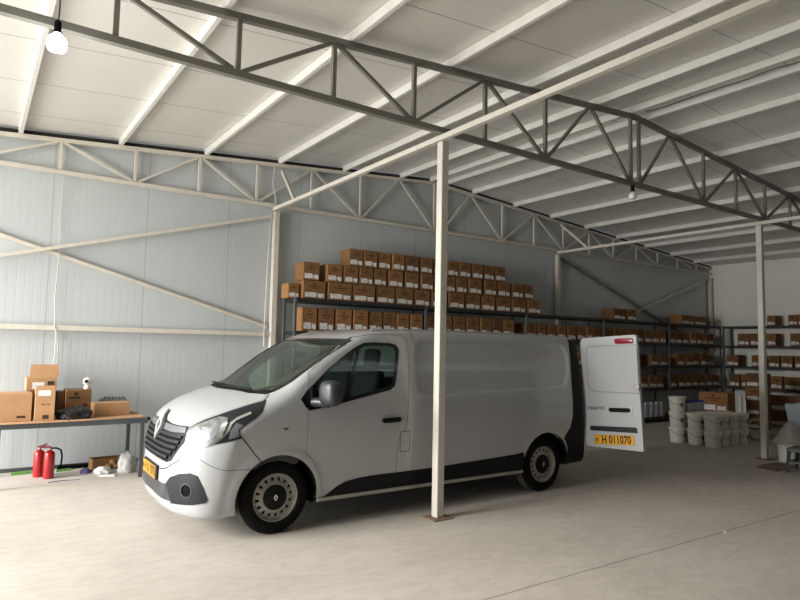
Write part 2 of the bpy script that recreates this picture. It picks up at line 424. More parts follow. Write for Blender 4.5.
# ---- bracing on the back wall
def wallbar(name, a, b, m, label, cat, s=.05):
    mid = (Vector(a) + Vector(b)) / 2
    bm = B(); bar(bm, Vector(a) - mid, Vector(b) - mid, s, s, up=(0, 1, 0))
    o = finish(name, bm, m); o.location = mid; tag(o, label, cat)
YW = YB - .075
wallbar('wall_rail', (XL + .02, YW, 1.905), (4.0, YW, 1.905), M['primer'], 'horizontal pale steel rail across the left bay of the back wall', 'rail', .065)
wallbar('wall_brace', (-2.9, YW + .02, 4.0), (3.98, YW + .02, 2.02), M['primer'], 'pale diagonal steel brace falling to the right on the back wall', 'brace', .045)
wallbar('wall_brace', (-2.9, YW - .03, 1.95), (3.98, YW - .03, 3.86), M['primer'], 'pale diagonal steel brace rising to the right on the back wall', 'brace', .045)
wallbar('wall_brace', (11.1, YW + .02, 3.90), (17.5, YW + .02, 1.83), M['grey_steel'], 'dark diagonal steel brace falling to the right above the far shelving', 'brace', .045)
wallbar('wall_brace', (11.1, YW - .03, 1.83), (17.5, YW - .03, 3.90), M['primer'], 'pale diagonal steel brace rising to the far corner above the shelving', 'brace', .04)
# brace in the top of the back truss by the first column
wallbar('knee_brace', (4.08, YB - .22, 4.62), (4.02, 8.75, 4.0), M['cream'], 'short cream knee brace from tie beam up to the back truss at left column', 'brace', .045)
wallbar('knee_brace', (10.98, YB - .22, 4.62), (10.96, 8.65, 4.0), M['cream'], 'short cream knee brace from tie beam up to the back truss at far column', 'brace', .045)

# ---- hanging bulbs
def bulb(p, lit, label, wire_top, k=1.0):
    t = tag(empty('hanging_bulb', p), label, 'light bulb')
    bm = B(); tube(bm, [(0, 0, .11), (.005, 0, .2), (0, .005, wire_top - p[2])], .006, 6); finish('cord', bm, M['dcable'], t)
    bm = B(); lathe(bm, [(.0, .12), (.02, .12), (.024, .10), (.024, .045), (.03, .04), (.03, .03)], 16); finish('socket', bm, M['black'], t, 40)
    bm = B(); lathe(bm, [(.028, .03), (.036, .015), (.060, -.005), (.072, -.02), (.076, -.05), (.075, -.095), (.066, -.115), (.04, -.124), (0, -.126)], 20); bmesh.ops.scale(bm, vec=(k, k, k), verts=bm.verts); bmesh.ops.translate(bm, vec=(0, 0, .03 * (1 - k)), verts=bm.verts); finish('bulb_globe', bm, M['bulb_on' if lit else 'bulb_off'], t, 60)
pb = ony(57, 38, 4.94)
bulb((pb[0], 4.93, pb[2]), True, 'lit white bulb hanging from the near truss at upper left', 4.43, .85)
pb2 = ony(632, 194, 4.94)
bulb((pb2[0], 4.93, pb2[2]), False, 'unlit white bulb hanging under the ridge of the near truss', 4.6, .66)

# ---- shelving
def rack(name, x0, posts, depth, levels, length, label, mtx, h=2.50):
    """front edge on local y=0, back on y=depth, running along local x"""
    t = tag(empty(name), label, 'shelving rack'); t.matrix_world = mtx
    for px in posts:
        for y in (.02, depth - .02):
            bm = B(); box(bm, px - .022, px + .022, y - .02, y + .02, 0, h, .003); finish('upright', bm, M['dark_steel'], t)
    for z in levels:
        for a, b in zip(posts, posts[1:]):
            bm = B(); box(bm, a + .024, b - .024, .0, depth, z - .055, z - .012, .004)
            box(bm, a + .024, b - .024, .004, depth - .004, z - .012, z)
            finish('shelf_board', bm, M['black_steel'], t)
    return t
LV = [.12, .84, 1.40, 1.96, 2.49]
bposts = [0, 2.62, 5.25, 7.80, 10.45, 12.94]
rack('shelving_rack', 0, bposts, .46, LV, 13, 'long dark steel shelving rack along the back wall behind the van', Matrix.Translation((4.22, 9.0, 0)), 2.50)
RM = Matrix.Translation((17.2, 8.96, 0)) @ Matrix.Rotation(-PI / 2, 4, 'Z')
rack('shelving_rack', 0, [0, 2.5, 5.0], .46, LV, 5, 'dark steel shelving rack standing along the right wall', RM, 2.50)

# ---- cartons
carton_cache = {}
def carton_mesh(w, d, h, kind):
    key = (round(w, 2), round(d, 2), round(h, 2), kind)
    if key in carton_cache: return carton_cache[key]
    w, d, h = key[:3]
    bm = B(); box(bm, -w / 2, w / 2, 0, d, 0, h, .006)
    me = bpy.data.meshes.new('carton_body'); bmesh.ops.recalc_face_normals(bm, faces=bm.faces); bm.to_mesh(me); bm.free(); me.materials.append(M[kind])
    parts = [('carton_body', me)]
    def quick(name, m, fn):
        b2 = B(); fn(b2); q = bpy.data.meshes.new(name); bmesh.ops.recalc_face_normals(b2, faces=b2.faces); b2.to_mesh(q); b2.free(); q.materials.append(m); parts.append((name, q))
    lh = h * .27
    quick('shipping_label', M['label'], lambda b: box(b, -w * .42, w * .08, -.0015, .0005, h * .10, h * .10 + lh))
    quick('shipping_label', M['label'], lambda b: box(b, w * .14, w * .43, -.0015, .0005, h * .09, h * .09 + lh * .85))
    def pr(b):
        # maker's mark above two lines of print
        prism(b, [(w * .12 * math.cos(k * PI / 3) * .6, h * .84 + h * .05 * math.sin(k * PI / 3)) for k in range(6)], -.0006, .0012, Matrix.Rotation(PI / 2, 4, 'X'))
        box(b, -w * .26, w * .26, -.0012, .0005, h * .68, h * .73); box(b, -w * .16, w * .2, -.0012, .0005, h * .58, h * .61)
        box(b, -w * .40, -w * .2, -.0012, .0005, h * .46, h * .49)
    quick('printed_mark', M['print'], pr)
    quick('parcel_tape', M['tape'], lambda b: (box(b, -w / 2 - .0005, w / 2 + .0005, d / 2 - .025, d / 2 + .025, h - .001, h + .0008)))
    carton_cache[key] = parts
    return parts
def carton(pos, w, d, h, kind, label, group, rz=0.0, detail=True):
    t = tag(empty('carton', pos, rz), label, 'carton', group)
    for i, (n, me) in enumerate(carton_mesh(w, d, h, kind)):
        if i and not detail: break
        o = bpy.data.objects.new(n, me); link(o, t)
    return t
KINDS = ['card', 'card', 'card_b', 'card', 'card_d']
def row(spans, Yf, z, h, d, where, group, jit=.02, kinds=KINDS):
    """spans: left/right photo pixels of the carton fronts on the plane Y = Yf"""
    xs = []
    for a, b in spans:
        X0 = ony(a, 300, Yf)[0]; X1 = ony(b, 300, Yf)[0]; xs.append((X0, X1))
    for i, (X0, X1) in enumerate(xs):
        w = max(.16, round(X1 - X0 - .012, 2))
        if i + 1 < len(xs): w = min(w, round(xs[i + 1][0] - X0 - .012, 2))
        carton((X0 + w / 2 + .004, Yf + random.uniform(0, jit + .02), z), w, d, h * random.choice((1, 1, .98)), random.choice(kinds), 'carton %s from the left %s' % (ORD[i], where), group, random.uniform(-.02, .02) if w > .2 else 0)
def dz(x, y, Yf): return ony(x, y, Yf)[2]
G1 = 'cartons stacked on top of the back shelving'
R1 = [(303, 326), (328, 352), (353, 375.5), (376.6, 395.6), (396.6, 414.5), (415.6, 431.5), (432.5, 448), (449.4, 465), (466, 481.4), (482.6, 496), (497.4, 512), (513, 527), (528.4, 542)]
R2 = [(303, 320), (326.5, 342.6), (343.5, 358.4), (359.3, 373), (373.8, 387), (388.5, 404), (405.4, 419.4), (421, 433.5), (434.5, 446), (447, 456.6), (457.4, 468.6), (469.4, 482.5), (485, 497.2), (498.2, 511), (512.4, 524.6), (525.4, 534.4)]
R3 = [(348.8, 362.8), (363.6, 377), (378, 391), (392, 404.6), (405.4, 419.4), (420.6, 433), (434, 446.4), (447.4, 458.6), (459.4, 471), (472, 483.2), (484, 494.8), (495.6, 506.6)]
Z0 = 2.492; HC = .305
row(R1, 9.05, Z0, HC, .34, 'in the bottom row on top of the back rack', G1)
row(R2, 9.055, Z0 + HC + .003, HC, .34, 'in the middle row on top of the back rack', G1, .012)
row(R3, 9.06, Z0 + 2 * HC + .006, HC, .34, 'in the highest row on top of the back rack', G1, .01)
p = ony(289.5, 296, 9.1)
carton((4.235, 9.13, Z0), .20, .24, .24, 'card_b', 'brown carton turned askew at the left end of the back rack top', G1, .06)
G2 = 'cartons on the second shelf of the back rack'
row([(303, 318), (319.5, 335.6), (337, 353), (354.4, 369), (369.8, 383.8), (384.6, 397.8), (398.6, 411), (412.2, 424.4)], 9.05, 1.963, .39, .36, 'right under the rack top in the leftmost rack bay', G2)
row([(428.6, 440), (441, 453.6), (455, 467), (468, 480.4), (481.4, 492.6), (493.6, 503.4), (504.4, 515.4)], 9.05, 1.963, .385, .36, 'right under the rack top in the second rack bay', G2)
def even(x0, x1, step, skip=()):
    o = []; x = x0; k = 0
    while x + step * .6 < x1:
        w = step * random.uniform(.86, 1.0)
        if k not in skip: o.append((x, x + w))
        x += step * 1.02; k += 1
    return o
def rowx(xs, Yf, z, h, d, where, group, hs=None):
    for i, (X0, X1) in enumerate(xs):
        w = round(X1 - X0 - .012, 2)
        hh = h * (random.choice(hs) if hs else random.choice((1, 1, .95)))
        carton((X0 + w / 2, Yf + random.uniform(0, .04), z), w, d, round(hh, 2), random.choice(KINDS), 'carton %s from the left %s' % (ORD[i], where), group, random.uniform(-.012, .012), True)
bays = [('third', 9.55, 11.95, (3,)), ('fourth', 12.1, 14.6, ()), ('fifth', 14.75, 17.05, ())]
for bn, xa, xb, sk in bays:
    rowx(even(xa, xb, .31, ()), 9.04, 1.963, .33, .34, 'right under the rack top in the %s rack bay' % bn, G2)
    if bn != 'third':
        rowx(even(xa, xb, .36, (1, 4) if bn == 'fourth' else (0,)), 9.04, 1.403, .30, .34, 'on the third shelf down in the %s rack bay' % bn, 'cartons on the third shelf of the back rack', (1, .9, 1.1, .8))
        rowx(even(xa, xb, .34, ()), 9.04, .843, .32, .34, 'on the fourth shelf down in the %s rack bay' % bn, 'cartons on the fourth shelf of the back rack', (1, 1, .9))
rowx([(11.2, 11.55)], 9.04, 1.403, .30, .34, 'three shelves down, behind the open rear door', 'cartons on the third shelf of the back rack')
rowx([(11.15, 11.5), (11.52, 11.86)], 9.04, .843, .33, .34, 'four shelves down behind the open rear door', 'cartons on the fourth shelf of the back rack')
row([(614.5, 627), (628, 637)], 9.06, Z0, .27, .34, 'of the lone pair on top beyond the rear door', 'lone cartons on the far rack top')
row([(681.5, 694.6), (695.4, 707.5)], 9.06, Z0, .25, .34, 'of the pair on the rack top near the corner', 'lone cartons on the far rack top')

# right-wall rack cartons (fronts face left)
def rcart(pa, pb_, z, h, label, lift=0.0, d=.34, kind=None):
    Ya = onx(pa, 340, 17.24)[1]; Yb = onx(pb_, 340, 17.24)[1]
    w = round(abs(Ya - Yb) - .01, 2)
    carton((17.23, (Ya + Yb) / 2, z + lift + .003), w, d, h, kind or random.choice(KINDS), label, 'cartons on the right wall rack', -PI / 2)
rr = 'on the right wall rack'
rcart(767.5, 776, LV[4], .27, 'brown carton alone on top of the right wall rack, just right of the column')
rcart(788.7, 798, LV[4], .27, 'brown carton on top of the right wall rack, at the picture edge')
rcart(798.4, 808, LV[4], .27, 'brown carton on top of the right wall rack, cut by the picture edge')
def rrow(spans, z, h, where, lift=0):
    for i, (a, b) in enumerate(spans): rcart(a, b, z, h, 'brown carton, %s from the corner %s' % (ORD[i], where), lift)
rrow([(737.5, 749.7), (750.2, 759), (767, 776), (790, 800), (800.5, 811)], LV[3], .33, 'just under the top of the right wall rack')
rrow([(726, 738), (751, 760), (768, 779), (780, 792.3), (794, 804)], LV[2], .31, 'on the middle shelf of the right wall rack')
rrow([(728, 739), (740, 751), (752, 763), (768, 781.6), (782.5, 800), (801, 812)], LV[1], .33, 'on the lower shelf of the right wall rack')
wb = tag(empty('white_carton', (17.24, (onx(789, 375, 17.24)[1] + onx(801, 375, 17.24)[1]) / 2, LV[1] + .334), -PI / 2), 'white carton lying on the brown cartons of the right wall rack', 'carton')
bm = B(); box(bm, -.26, .26, 0, .3, 0, .16, .005); finish('carton_body', bm, M['paper'], wb)
bm = B(); box(bm, -.10, .10, -.0015, .0005, .04, .12); finish('shipping_label', bm, M['label'], wb)

# ---- cartons on the floor at the right
def floor_carton(px0, px1, pbot, ptop, Y, label, kind, depth=.4, rz=0.0, base=None):
    P = ony((px0 + px1) / 2, pbot, Y); T = ony((px0 + px1) / 2, ptop, Y)
    w = (ony(px1, pbot, Y)[0] - ony(px0, pbot, Y)[0])
    z = P[2] if base is None else base
    return carton((P[0], Y, z), round(abs(w), 2), depth, round(T[2] - z, 2), kind, label, 'cartons standing on the floor by the right rack', rz)
for k in range(4):
    carton((15.02 + .02 * (k % 2), 7.10, k * .323), .44, .40, .32, 'card_d' if k % 2 else 'card', 'large brown carton, %s from the floor of the tall stack behind the far column' % ORD[k], 'tall floor stack of cartons', -PI / 2 + .2)
for k in range(2):
    carton((16.18 + .03 * k, 6.95, k * .373), .80, .45, .37, 'card', 'wide brown carton, %s of two piled on the floor right of the far column' % ('lower' if k == 0 else 'upper'), 'wide floor cartons', -PI / 2 + .3)
for k in range(2):
    carton((13.75, 7.42, k * .433), .62, .42, .43, 'card_b', 'reddish brown carton behind the white pails, %s of two' % ('lower' if k == 0 else 'upper'), 'cartons behind the pails', -PI / 2 + .12)

# ---- white pails
def pail_parts():
    out = []
    def q(name, m, fn, sm=35):
        b = B(); fn(b); bmesh.ops.recalc_face_normals(b, faces=b.faces)
        me = bpy.data.meshes.new(name); b.to_mesh(me); b.free(); me.materials.append(m)
        for p in me.polygons: p.use_smooth = True
        me.set_sharp_from_angle(angle=math.radians(sm)); out.append((name, me))
    q('pail_body', M['pail'], lambda b: lathe(b, [(0, 0), (.128, 0), (.132, .006), (.148, .225), (.156, .228), (.156, .238), (.149, .241), (.150, .268)], 28))
    q('lid', M['pail_lid'], lambda b: lathe(b, [(.150, .262), (.162, .262), (.162, .288), (.157, .292), (.150, .292), (.146, .286), (0, .286)], 28))
    def hd(b):
        pts = [(.158 * math.cos(PI + PI * k / 16), .158 * math.sin(PI + PI * k / 16) * 1.02, .236 - .085 * math.sin(PI * k / 16)) for k in range(17)]
        tube(b, pts, .0035, 6)
    q('wire_handle', M['wire'], hd)
    def lb(b):
        for k in range(5):
            a0, a1 = -PI / 2 + .25 + k * .09, -PI / 2 + .25 + (k + 1) * .09
            r = .1445
            v = [b.verts.new((r * math.cos(a) , r * math.sin(a), z)) for a, z in ((a0, .10), (a1, .10), (a1, .18), (a0, .18))]
            b.faces.new(v)
    q('printed_panel', M['midgrey'], lb)
    return out
PAIL = pail_parts()
def pail(p, rz, label):
    t = tag(empty('pail', p, rz), label, 'pail', 'white lidded pails in stacks')
    for n, me in PAIL: link(bpy.data.objects.new(n, me), t)
PH = .293
stacks = [((11.46, 6.90), 3, 'at the left end of the group'), ((11.50, 6.55), 2, 'second from the left in the front of the group'), ((11.46, 6.20), 2, 'nearest to the viewer'),
          ((11.80, 6.23), 2, 'right of the nearest stack'), ((12.14, 6.22), 2, 'second right of the nearest stack'), ((12.47, 6.20), 2, 'at the right end of the group'),
          ((11.82, 6.90), 2, 'behind the front pails on the left'), ((11.84, 6.565), 2, 'in the middle of the group'), ((12.18, 6.56), 2, 'behind the front pails on the right'), ((12.17, 6.92), 2, 'in the back middle of the group'), ((12.53, 6.56), 2, 'in the back right of the group')]
for (x, y), n, w in stacks:
    for k in range(n):
        lv = ('lower', 'upper')[k] if n == 2 else ('bottom', 'middle', 'top')[k]
        pail((x, y, k * PH), random.uniform(-.9, .3), '%s white pail of the stack %s' % (lv, w))
# small jars on the pails
def jar_parts():
    a = B(); lathe(a, [(0, 0), (.055, 0), (.06, .01), (.06, .15), (.046, .175)], 18)
    b = B(); lathe(b, [(.046, .165), (.052, .165), (.052, .20), (.046, .205), (0, .205)], 18)
    o = []
    for n, bm, m in (('jar_body', a, M['jug']), ('jar_lid', b, M['bluecap'])):
        bmesh.ops.recalc_face_normals(bm, faces=bm.faces); me = bpy.data.meshes.new(n); bm.to_mesh(me); bm.free(); me.materials.append(m)
        for p in me.polygons: p.use_smooth = True
        me.set_sharp_from_angle(angle=.7); o.append((n, me))
    return o
JAR = jar_parts()
for i in range(8):
    c = ((11.82, 6.90), (12.17, 6.92))[i // 4]; k = i % 4
    x = c[0] + (-.07, .07)[k % 2]; y = c[1] + (-.065, .065)[k // 2]
    t = tag(empty('jar', (x, y, 2 * PH)), 'small pale jar with blue lid standing on the %s pail, %s' % (('back left', 'back middle')[i // 4], ('front left', 'front right', 'rear left', 'rear right')[k]), 'jar', 'small jars on the pails')
    for n, me in JAR: link(bpy.data.objects.new(n, me), t)
# jerrycans on the lowest shelf
def can_parts():
    a = B(); box(a, -.10, .10, -.13, .13, 0, .30, .03, seg=3); box(a, -.07, .07, -.13, .0, .29, .335, .012, seg=2)
    h = B(); tube(h, [(0, -.02, .31), (0, -.0, .355), (0, .06, .36), (0, .10, .33), (0, .11, .29)], .016, 8)
    b = B(); lathe(b, [(0, .33), (.03, .33), (.03, .365), (0, .37)], 16, Matrix.Translation((0, -.08, 0)))
    o = []
    for n, bm, m in (('can_body', a, M['jug']), ('grip', h, M['jug']), ('screw_cap', b, M['paper'])):
        bmesh.ops.recalc_face_normals(bm, faces=bm.faces); me = bpy.data.meshes.new(n); bm.to_mesh(me); bm.free(); me.materials.append(m)
        for p in me.polygons: p.use_smooth = True
        me.set_sharp_from_angle(angle=.7); o.append((n, me))
    return o
CAN = can_parts()
for i in range(8):
    t = tag(empty('jerrycan', (12.85 + i * .225, 9.2, .121), random.uniform(-.06, .06)), 'pale plastic jerrycan on the lowest back shelf, %s from the left' % ORD[i], 'jerrycan', 'jerrycans on the lowest shelf')
    for n, me in CAN: link(bpy.data.objects.new(n, me), t)
# white tubes standing by the wall between the carton stacks
for i in range(3):
    bm = B(); lathe(bm, [(0, 0), (.07, 0), (.07, .42), (.055, .45), (.055, .52), (0, .52)], 18)
    o = finish('white_canister', bm, M['pail'], None, 40); o.location = (17.35, 8.62 - i * .16, .122)
    tag(o, 'tall white canister on the lowest right wall shelf, %s from the corner' % ORD[i], 'canister', 'white canisters on the right rack')
# bucket with a draped cover
P = (11.05, 4.74)
t = tag(empty('paint_bucket', (P[0] + .05, P[1] + .02, 0)), 'white open bucket under a grey cover beside the far column', 'bucket')
bm = B(); lathe(bm, [(0, 0), (.125, 0), (.13, .01), (.147, .27), (.155, .275), (.155, .29), (.147, .292)], 28); finish('bucket_body', bm, M['pail'], t, 40)
bm = B(); tube(bm, [(.152 * math.cos(PI + PI * k / 14), .152 * math.sin(PI + PI * k / 14), .28 - .10 * math.sin(PI * k / 14)) for k in range(15)], .004, 6); finish('wire_handle', bm, M['wire'], t)
bm = B()
rings = []
N = 26
for j, (r, z) in enumerate([(.235, .275), (.20, .31), (.15, .40), (.10, .50), (.06, .58), (.03, .615)]):
    rings.append([bm.verts.new((r * (1 + .10 * math.sin(5 * 2 * PI * k / N) * (1 - j / 6) + .05 * math.sin(3 * 2 * PI * k / N + 1)) * math.cos(2 * PI * k / N) + .10 * (j / 5) ** 1.3, r * (1 + .1 * math.sin(7 * 2 * PI * k / N) * (1 - j / 6)) * math.sin(2 * PI * k / N), z + .012 * math.sin(4 * 2 * PI * k / N) * (j == 0))) for k in range(N)])
for A, Bq in zip(rings, rings[1:]):
    for k in range(N): bm.faces.new((A[k], A[(k + 1) % N], Bq[(k + 1) % N], Bq[k]))
bm.faces.new(rings[-1])
o = finish('draped_cover', bm, M['cover'], None, 60); o.location = (P[0] + .05, P[1] + .02, .02); tag(o, 'grey peaked plastic cover draped over the white bucket', 'cover')
# bundle of pale film behind
bm = B(); bmesh.ops.create_icosphere(bm, subdivisions=3, radius=.17)
for v in bm.verts:
    n = math.sin(v.co.x * 31 + v.co.y * 17) * .018 + math.sin(v.co.z * 40 + v.co.x * 23) * .015
    v.co *= 1 + n / .17; v.co.z *= .75
zmin = min(v.co.z for v in bm.verts)
for v in bm.verts: v.co.z -= zmin
o = finish('plastic_bag', bm, M['film'], None, 60); o.location = (11.75, 4.85, 0); o.scale = (1.2, 1, 1.6)
tag(o, 'white crumpled plastic bag behind the covered bucket at the right edge', 'bag')
# pale blue bin
t = tag(empty('plastic_bin', (15.75, 6.42, 0)), 'pale blue plastic bin at the right edge of the photo', 'bin')
bm = B()
for (w0, z0, w1, z1) in ((.2, 0, .26, .62),):
    a = [bm.verts.new((sx * w0, sy * w0, z0)) for sx, sy in ((-1, -1), (1, -1), (1, 1), (-1, 1))]; b = [bm.verts.new((sx * w1, sy * w1, z1)) for sx, sy in ((-1, -1), (1, -1), (1, 1), (-1, 1))]
    c = [bm.verts.new((sx * (w1 - .012), sy * (w1 - .012), z1)) for sx, sy in ((-1, -1), (1, -1), (1, 1), (-1, 1))]; d = [bm.verts.new((sx * (w0 - .012), sy * (w0 - .012), z0 + .015)) for sx, sy in ((-1, -1), (1, -1), (1, 1), (-1, 1))]
    bm.faces.new(a)
    for u, v in ((a, b), (b, c), (c, d)):
        for i in range(4): bm.faces.new((u[i], u[(i + 1) % 4], v[(i + 1) % 4], v[i]))
    bm.faces.new(d)
finish('bin_body', bm, M['bin'], t)
bm = B(); tube(bm, [(.265, .265, .61), (-.265, .265, .61), (-.265, -.265, .61), (.265, -.265, .61)], .014, 8, closed=True); finish('rolled_rim', bm, M['bin'], t, 50)
# hose coil
bm = B()
pts = []
for k in range(120):
    a = k * 2 * PI / 24; r = .20 + .012 * math.sin(k * .9)
    pts.append((r * math.cos(a), .04 * math.sin(k * .37) + .016 * (k / 24 - 2.5), .205 + r * math.sin(a)))
tube(bm, pts, .015, 6)
o = finish('hose_coil', bm, M['hose'], None, 60); o.location = (13.12, 6.17, .016); o.rotation_euler = (-.28, 0, -.7)
tag(o, 'coil of beige hose leaning on the cartons behind the far column', 'hose')
bm = B()
pts = [(.26 * math.cos(a * .42) * (1 - a * .004), .2 * math.sin(a * .42), .016 + .026 * (a // 15)) for a in range(60)]
tube(bm, pts, .014, 6); o = finish('hose_coil', bm, M['hose'], None, 60); o.location = (13.75, 6.0, 0); tag(o, 'flat coil of beige hose on the floor right of the far column', 'hose')
# dark steel stool at the edge
t = tag(empty('steel_stool', (10.30, 4.17, 0), .1), 'dark grey steel stand cut off by the right edge of the photo', 'stand')
for sx in (-1, 1):
    for sy in (-1, 1):
        bm = B(); bar(bm, (sx * .19, sy * .19, 0), (sx * .17, sy * .17, .30), .04, .04); finish('leg', bm, M['dark_steel'], t)
bm = B(); box(bm, -.20, .20, -.20, .20, .30, .36, .012); finish('top', bm, M['dark_steel'], t)
bm = B()
for sy in (-1, 1): bar(bm, (-.18, sy * .18, .15), (.18, sy * .18, .15), .025, .025)
for sx in (-1, 1): bar(bm, (sx * .18, -.18, .15), (sx * .18, .18, .15), .025, .025)
finish('stretcher', bm, M['dark_steel'], t)
# flattened card on the floor
bm = B(); prism(bm, [(-.42, -.16), (.36, -.20), (.44, .13), (.05, .19), (-.36, .15)], 0, .006)
o = finish('card_sheet', bm, M['rust']); o.location = (10.36, 4.63, .001); o.rotation_euler = (0, 0, .1); tag(o, 'flat brown sheet of cardboard on the floor before the bucket', 'cardboard')
# small pebble crumbs
for i, (px, py) in enumerate(((725, 533), (650, 466))):
    q = onz(px, py); bm = B(); bmesh.ops.create_icosphere(bm, subdivisions=1, radius=.012)
    for v in bm.verts: v.co.z = (v.co.z + .008) * .7
    o = finish('crumb', bm, M['paper']); o.location = (q[0], q[1], .003); tag(o, ('white crumb on the open floor near the saw cut', 'white crumb on the floor between rear door and pails')[i], 'crumb')

# ================================================================== left: work table and what is on it
TX0, TX1, TY0, TY1, TZ = .26, 1.95, 8.50, 9.42, .752
t = tag(empty('work_table', (1.1, 8.96, 0)), 'grey steel work table against the back wall left of the van', 'table')
L = lambda x, y, z: (x - 1.1, y - 8.96, z)
for x in (TX0 + .06, TX1 - .06):
    for y in (TY0 + .04, TY1 - .04):
        bm = B(); bar(bm, L(x, y, 0), L(x, y, TZ - .06), .045, .045); finish('leg', bm, M['dark_steel'], t)
bm = B()
for y in (TY0 + .03, TY1 - .03): bar(bm, L(TX0, y, TZ - .035), L(TX1, y, TZ - .035), .045, .055)
for x in (TX0 + .03, TX1 - .03): bar(bm, L(x, TY0 + .05, TZ - .035), L(x, TY1 - .05, TZ - .035), .045, .055)
finish('top_frame', bm, M['dark_steel'], t)
bm = B(); box(bm, TX0 - 1.1, TX1 - 1.1, TY0 - 8.96, TY1 - 8.96, TZ - .008, TZ); finish('table_top', bm, M['dark_steel'], t)
bm = B(); box(bm, TX1 - 1.1, TX1 - 1.05, -.36, -.32, TZ - .045, TZ, .008); finish('end_clamp', bm, M['black'], t)
def sheet(poly, z, label, rz=0):
    c = Vector((sum(p[0] for p in poly) / len(poly), sum(p[1] for p in poly) / len(poly), 0))
    bm = B(); prism(bm, [(p[0] - c.x, p[1] - c.y) for p in poly], 0, .008)
    o = finish('card_sheet', bm, M['board_card']); o.location = (c.x, c.y, z); tag(o, label, 'cardboard')
sheet([(.27, 8.46), (1.04, 8.48), (1.0, 9.3), (.27, 9.3)], TZ + .001, 'flat cardboard sheet under the boxes at the left of the table')
sheet([(1.06, 8.47), (1.93, 8.60), (1.93, 9.25), (1.05, 9.3)], TZ + .001, 'flat cardboard sheet at the right end of the table')
TT = TZ + .0105
def tbox(name, x0, x1, y0, y1, z0, h, kind, label, extra=None, rz=0.0, cat='box'):
    cx = (x0 + x1) / 2; w = x1 - x0; d = y1 - y0
    t = tag(empty(name, (cx, y0, z0), rz), label, cat)
    bm = B(); box(bm, -w / 2, w / 2, 0, d, 0, h, .004); finish('carton_body', bm, M[kind], t)
    bm = B(); box(bm, -w / 2 - .0006, w / 2 + .0006, d / 2 - .024, d / 2 + .024, h - .05, h + .0008); finish('parcel_tape', bm, M['tape'], t)
    if extra: extra(t, w, d, h)
    return t
def lab(x0, x1, z0, z1, m='label', name='shipping_label'):
    def f(t, w, d, h):
        bm = B(); box(bm, x0, x1, -.0015, .0005, z0, z1); finish(name, bm, M[m], t)
    return f
def ink(t, w, d, h):
    bm = B()
    box(bm, w * .1, w * .34, -.0012, .0004, h * .12, h * .2)
    finish('printed_mark', bm, M['print'], t)
tbox('cardboard_box', .27, .645, 8.66, 9.03, TT, .33, 'card_t', 'large plain tan cardboard box at the left edge of the photo on the table', ink)
def tallx(t, w, d, h):
    lab(-w * .36, w * .26, h * .74, h * .90, 'paper')(t, w, d, h)
    for x0, x1, z0, z1 in ((-.15, 0, .47, .5), (.1, .25, .47, .5), (-.1, .22, .05, .17)):
        bm = B(); box(bm, w * x0, w * x1, -.0012, .0004, h * z0, h * z1); finish('printed_mark', bm, M['print'], t)
tbox('cardboard_box', .672, .885, 8.62, 8.86, TT, .405, 'card_t', 'tall narrow tan box with a white label on the table', tallx, -.05)
tbox('cardboard_box', .62, .93, 9.06, 9.36, TT, .33, 'card', 'brown box on the table underneath the open flapped box')
def flap(t, w, d, h):
    lab(-w * .30, w * .10, h * .12, h * .62, 'paper')(t, w, d, h)
    bm = B(); prism(bm, [(-w * .40, 0), (w / 2 + .03, 0), (w / 2 + .02, .165), (-w * .36, .165)], 0, .005, frame((0, d * .2, h), (1, 0, 0), (.0, .25, 1), (0, 1, -.25))); finish('box_flap', bm, M['card_t'], t)
    bm = B(); box(bm, w * .2, w * .42, -.002, .0005, h * .4, h * .7); finish('printed_mark', bm, M['print'], t)
tbox('cardboard_box', .60, .935, 9.07, 9.34, TT + .334, .165, 'card_t', 'brown box with raised flap and white label topmost at the back of the table', flap)
tbox('cardboard_box', .945, 1.035, 9.1, 9.36, TT, .31, 'card_d', 'narrow dark brown box between the taller boxes on the table')
def midx(t, w, d, h):
    bm = B(); prism(bm, [(w * .05 * math.cos(k * PI / 6) * 2 - w * .1, h * .84 + h * .07 * math.sin(k * PI / 6)) for k in range(12)], -.0005, .0012, Matrix.Rotation(PI / 2, 4, 'X')); finish('printed_mark', bm, M['print'], t)
    for x0, x1, z0, z1 in ((-.38, .05, .66, .74), (.18, .36, .3, .45), (.2, .4, .1, .22)):
        bm = B(); box(bm, w * x0, w * x1, -.0012, .0004, h * z0, h * z1); finish('printed_mark', bm, M['print'], t)
tbox('cardboard_box', 1.045, 1.345, 9.04, 9.32, TT, .335, 'card', 'brown printed box on the table with a white camera standing on it', midx)
# white pan-tilt camera
t = tag(empty('indoor_camera', (1.30, 9.14, TT + .337)), 'small white round camera standing on the brown printed box', 'camera')
bm = B(); lathe(bm, [(0, 0), (.038, 0), (.042, .01), (.034, .04), (.024, .05)], 20); finish('camera_base', bm, M['paper'], t, 50)
bm = B(); bmesh.ops.create_uvsphere(bm, u_segments=20, v_segments=12, radius=.052); bmesh.ops.translate(bm, verts=bm.verts, vec=(0, 0, .098)); finish('camera_head', bm, M['paper'], t, 60)
bm = B(); lathe(bm, [(0, 0), (.026, 0), (.024, .012), (0, .016)], 18, frame((-.018, -.042, .102), (1, -.4, 0), (0, 0, 1), (-.4, -.92, .05))); finish('lens', bm, M['gloss_black'], t, 40)
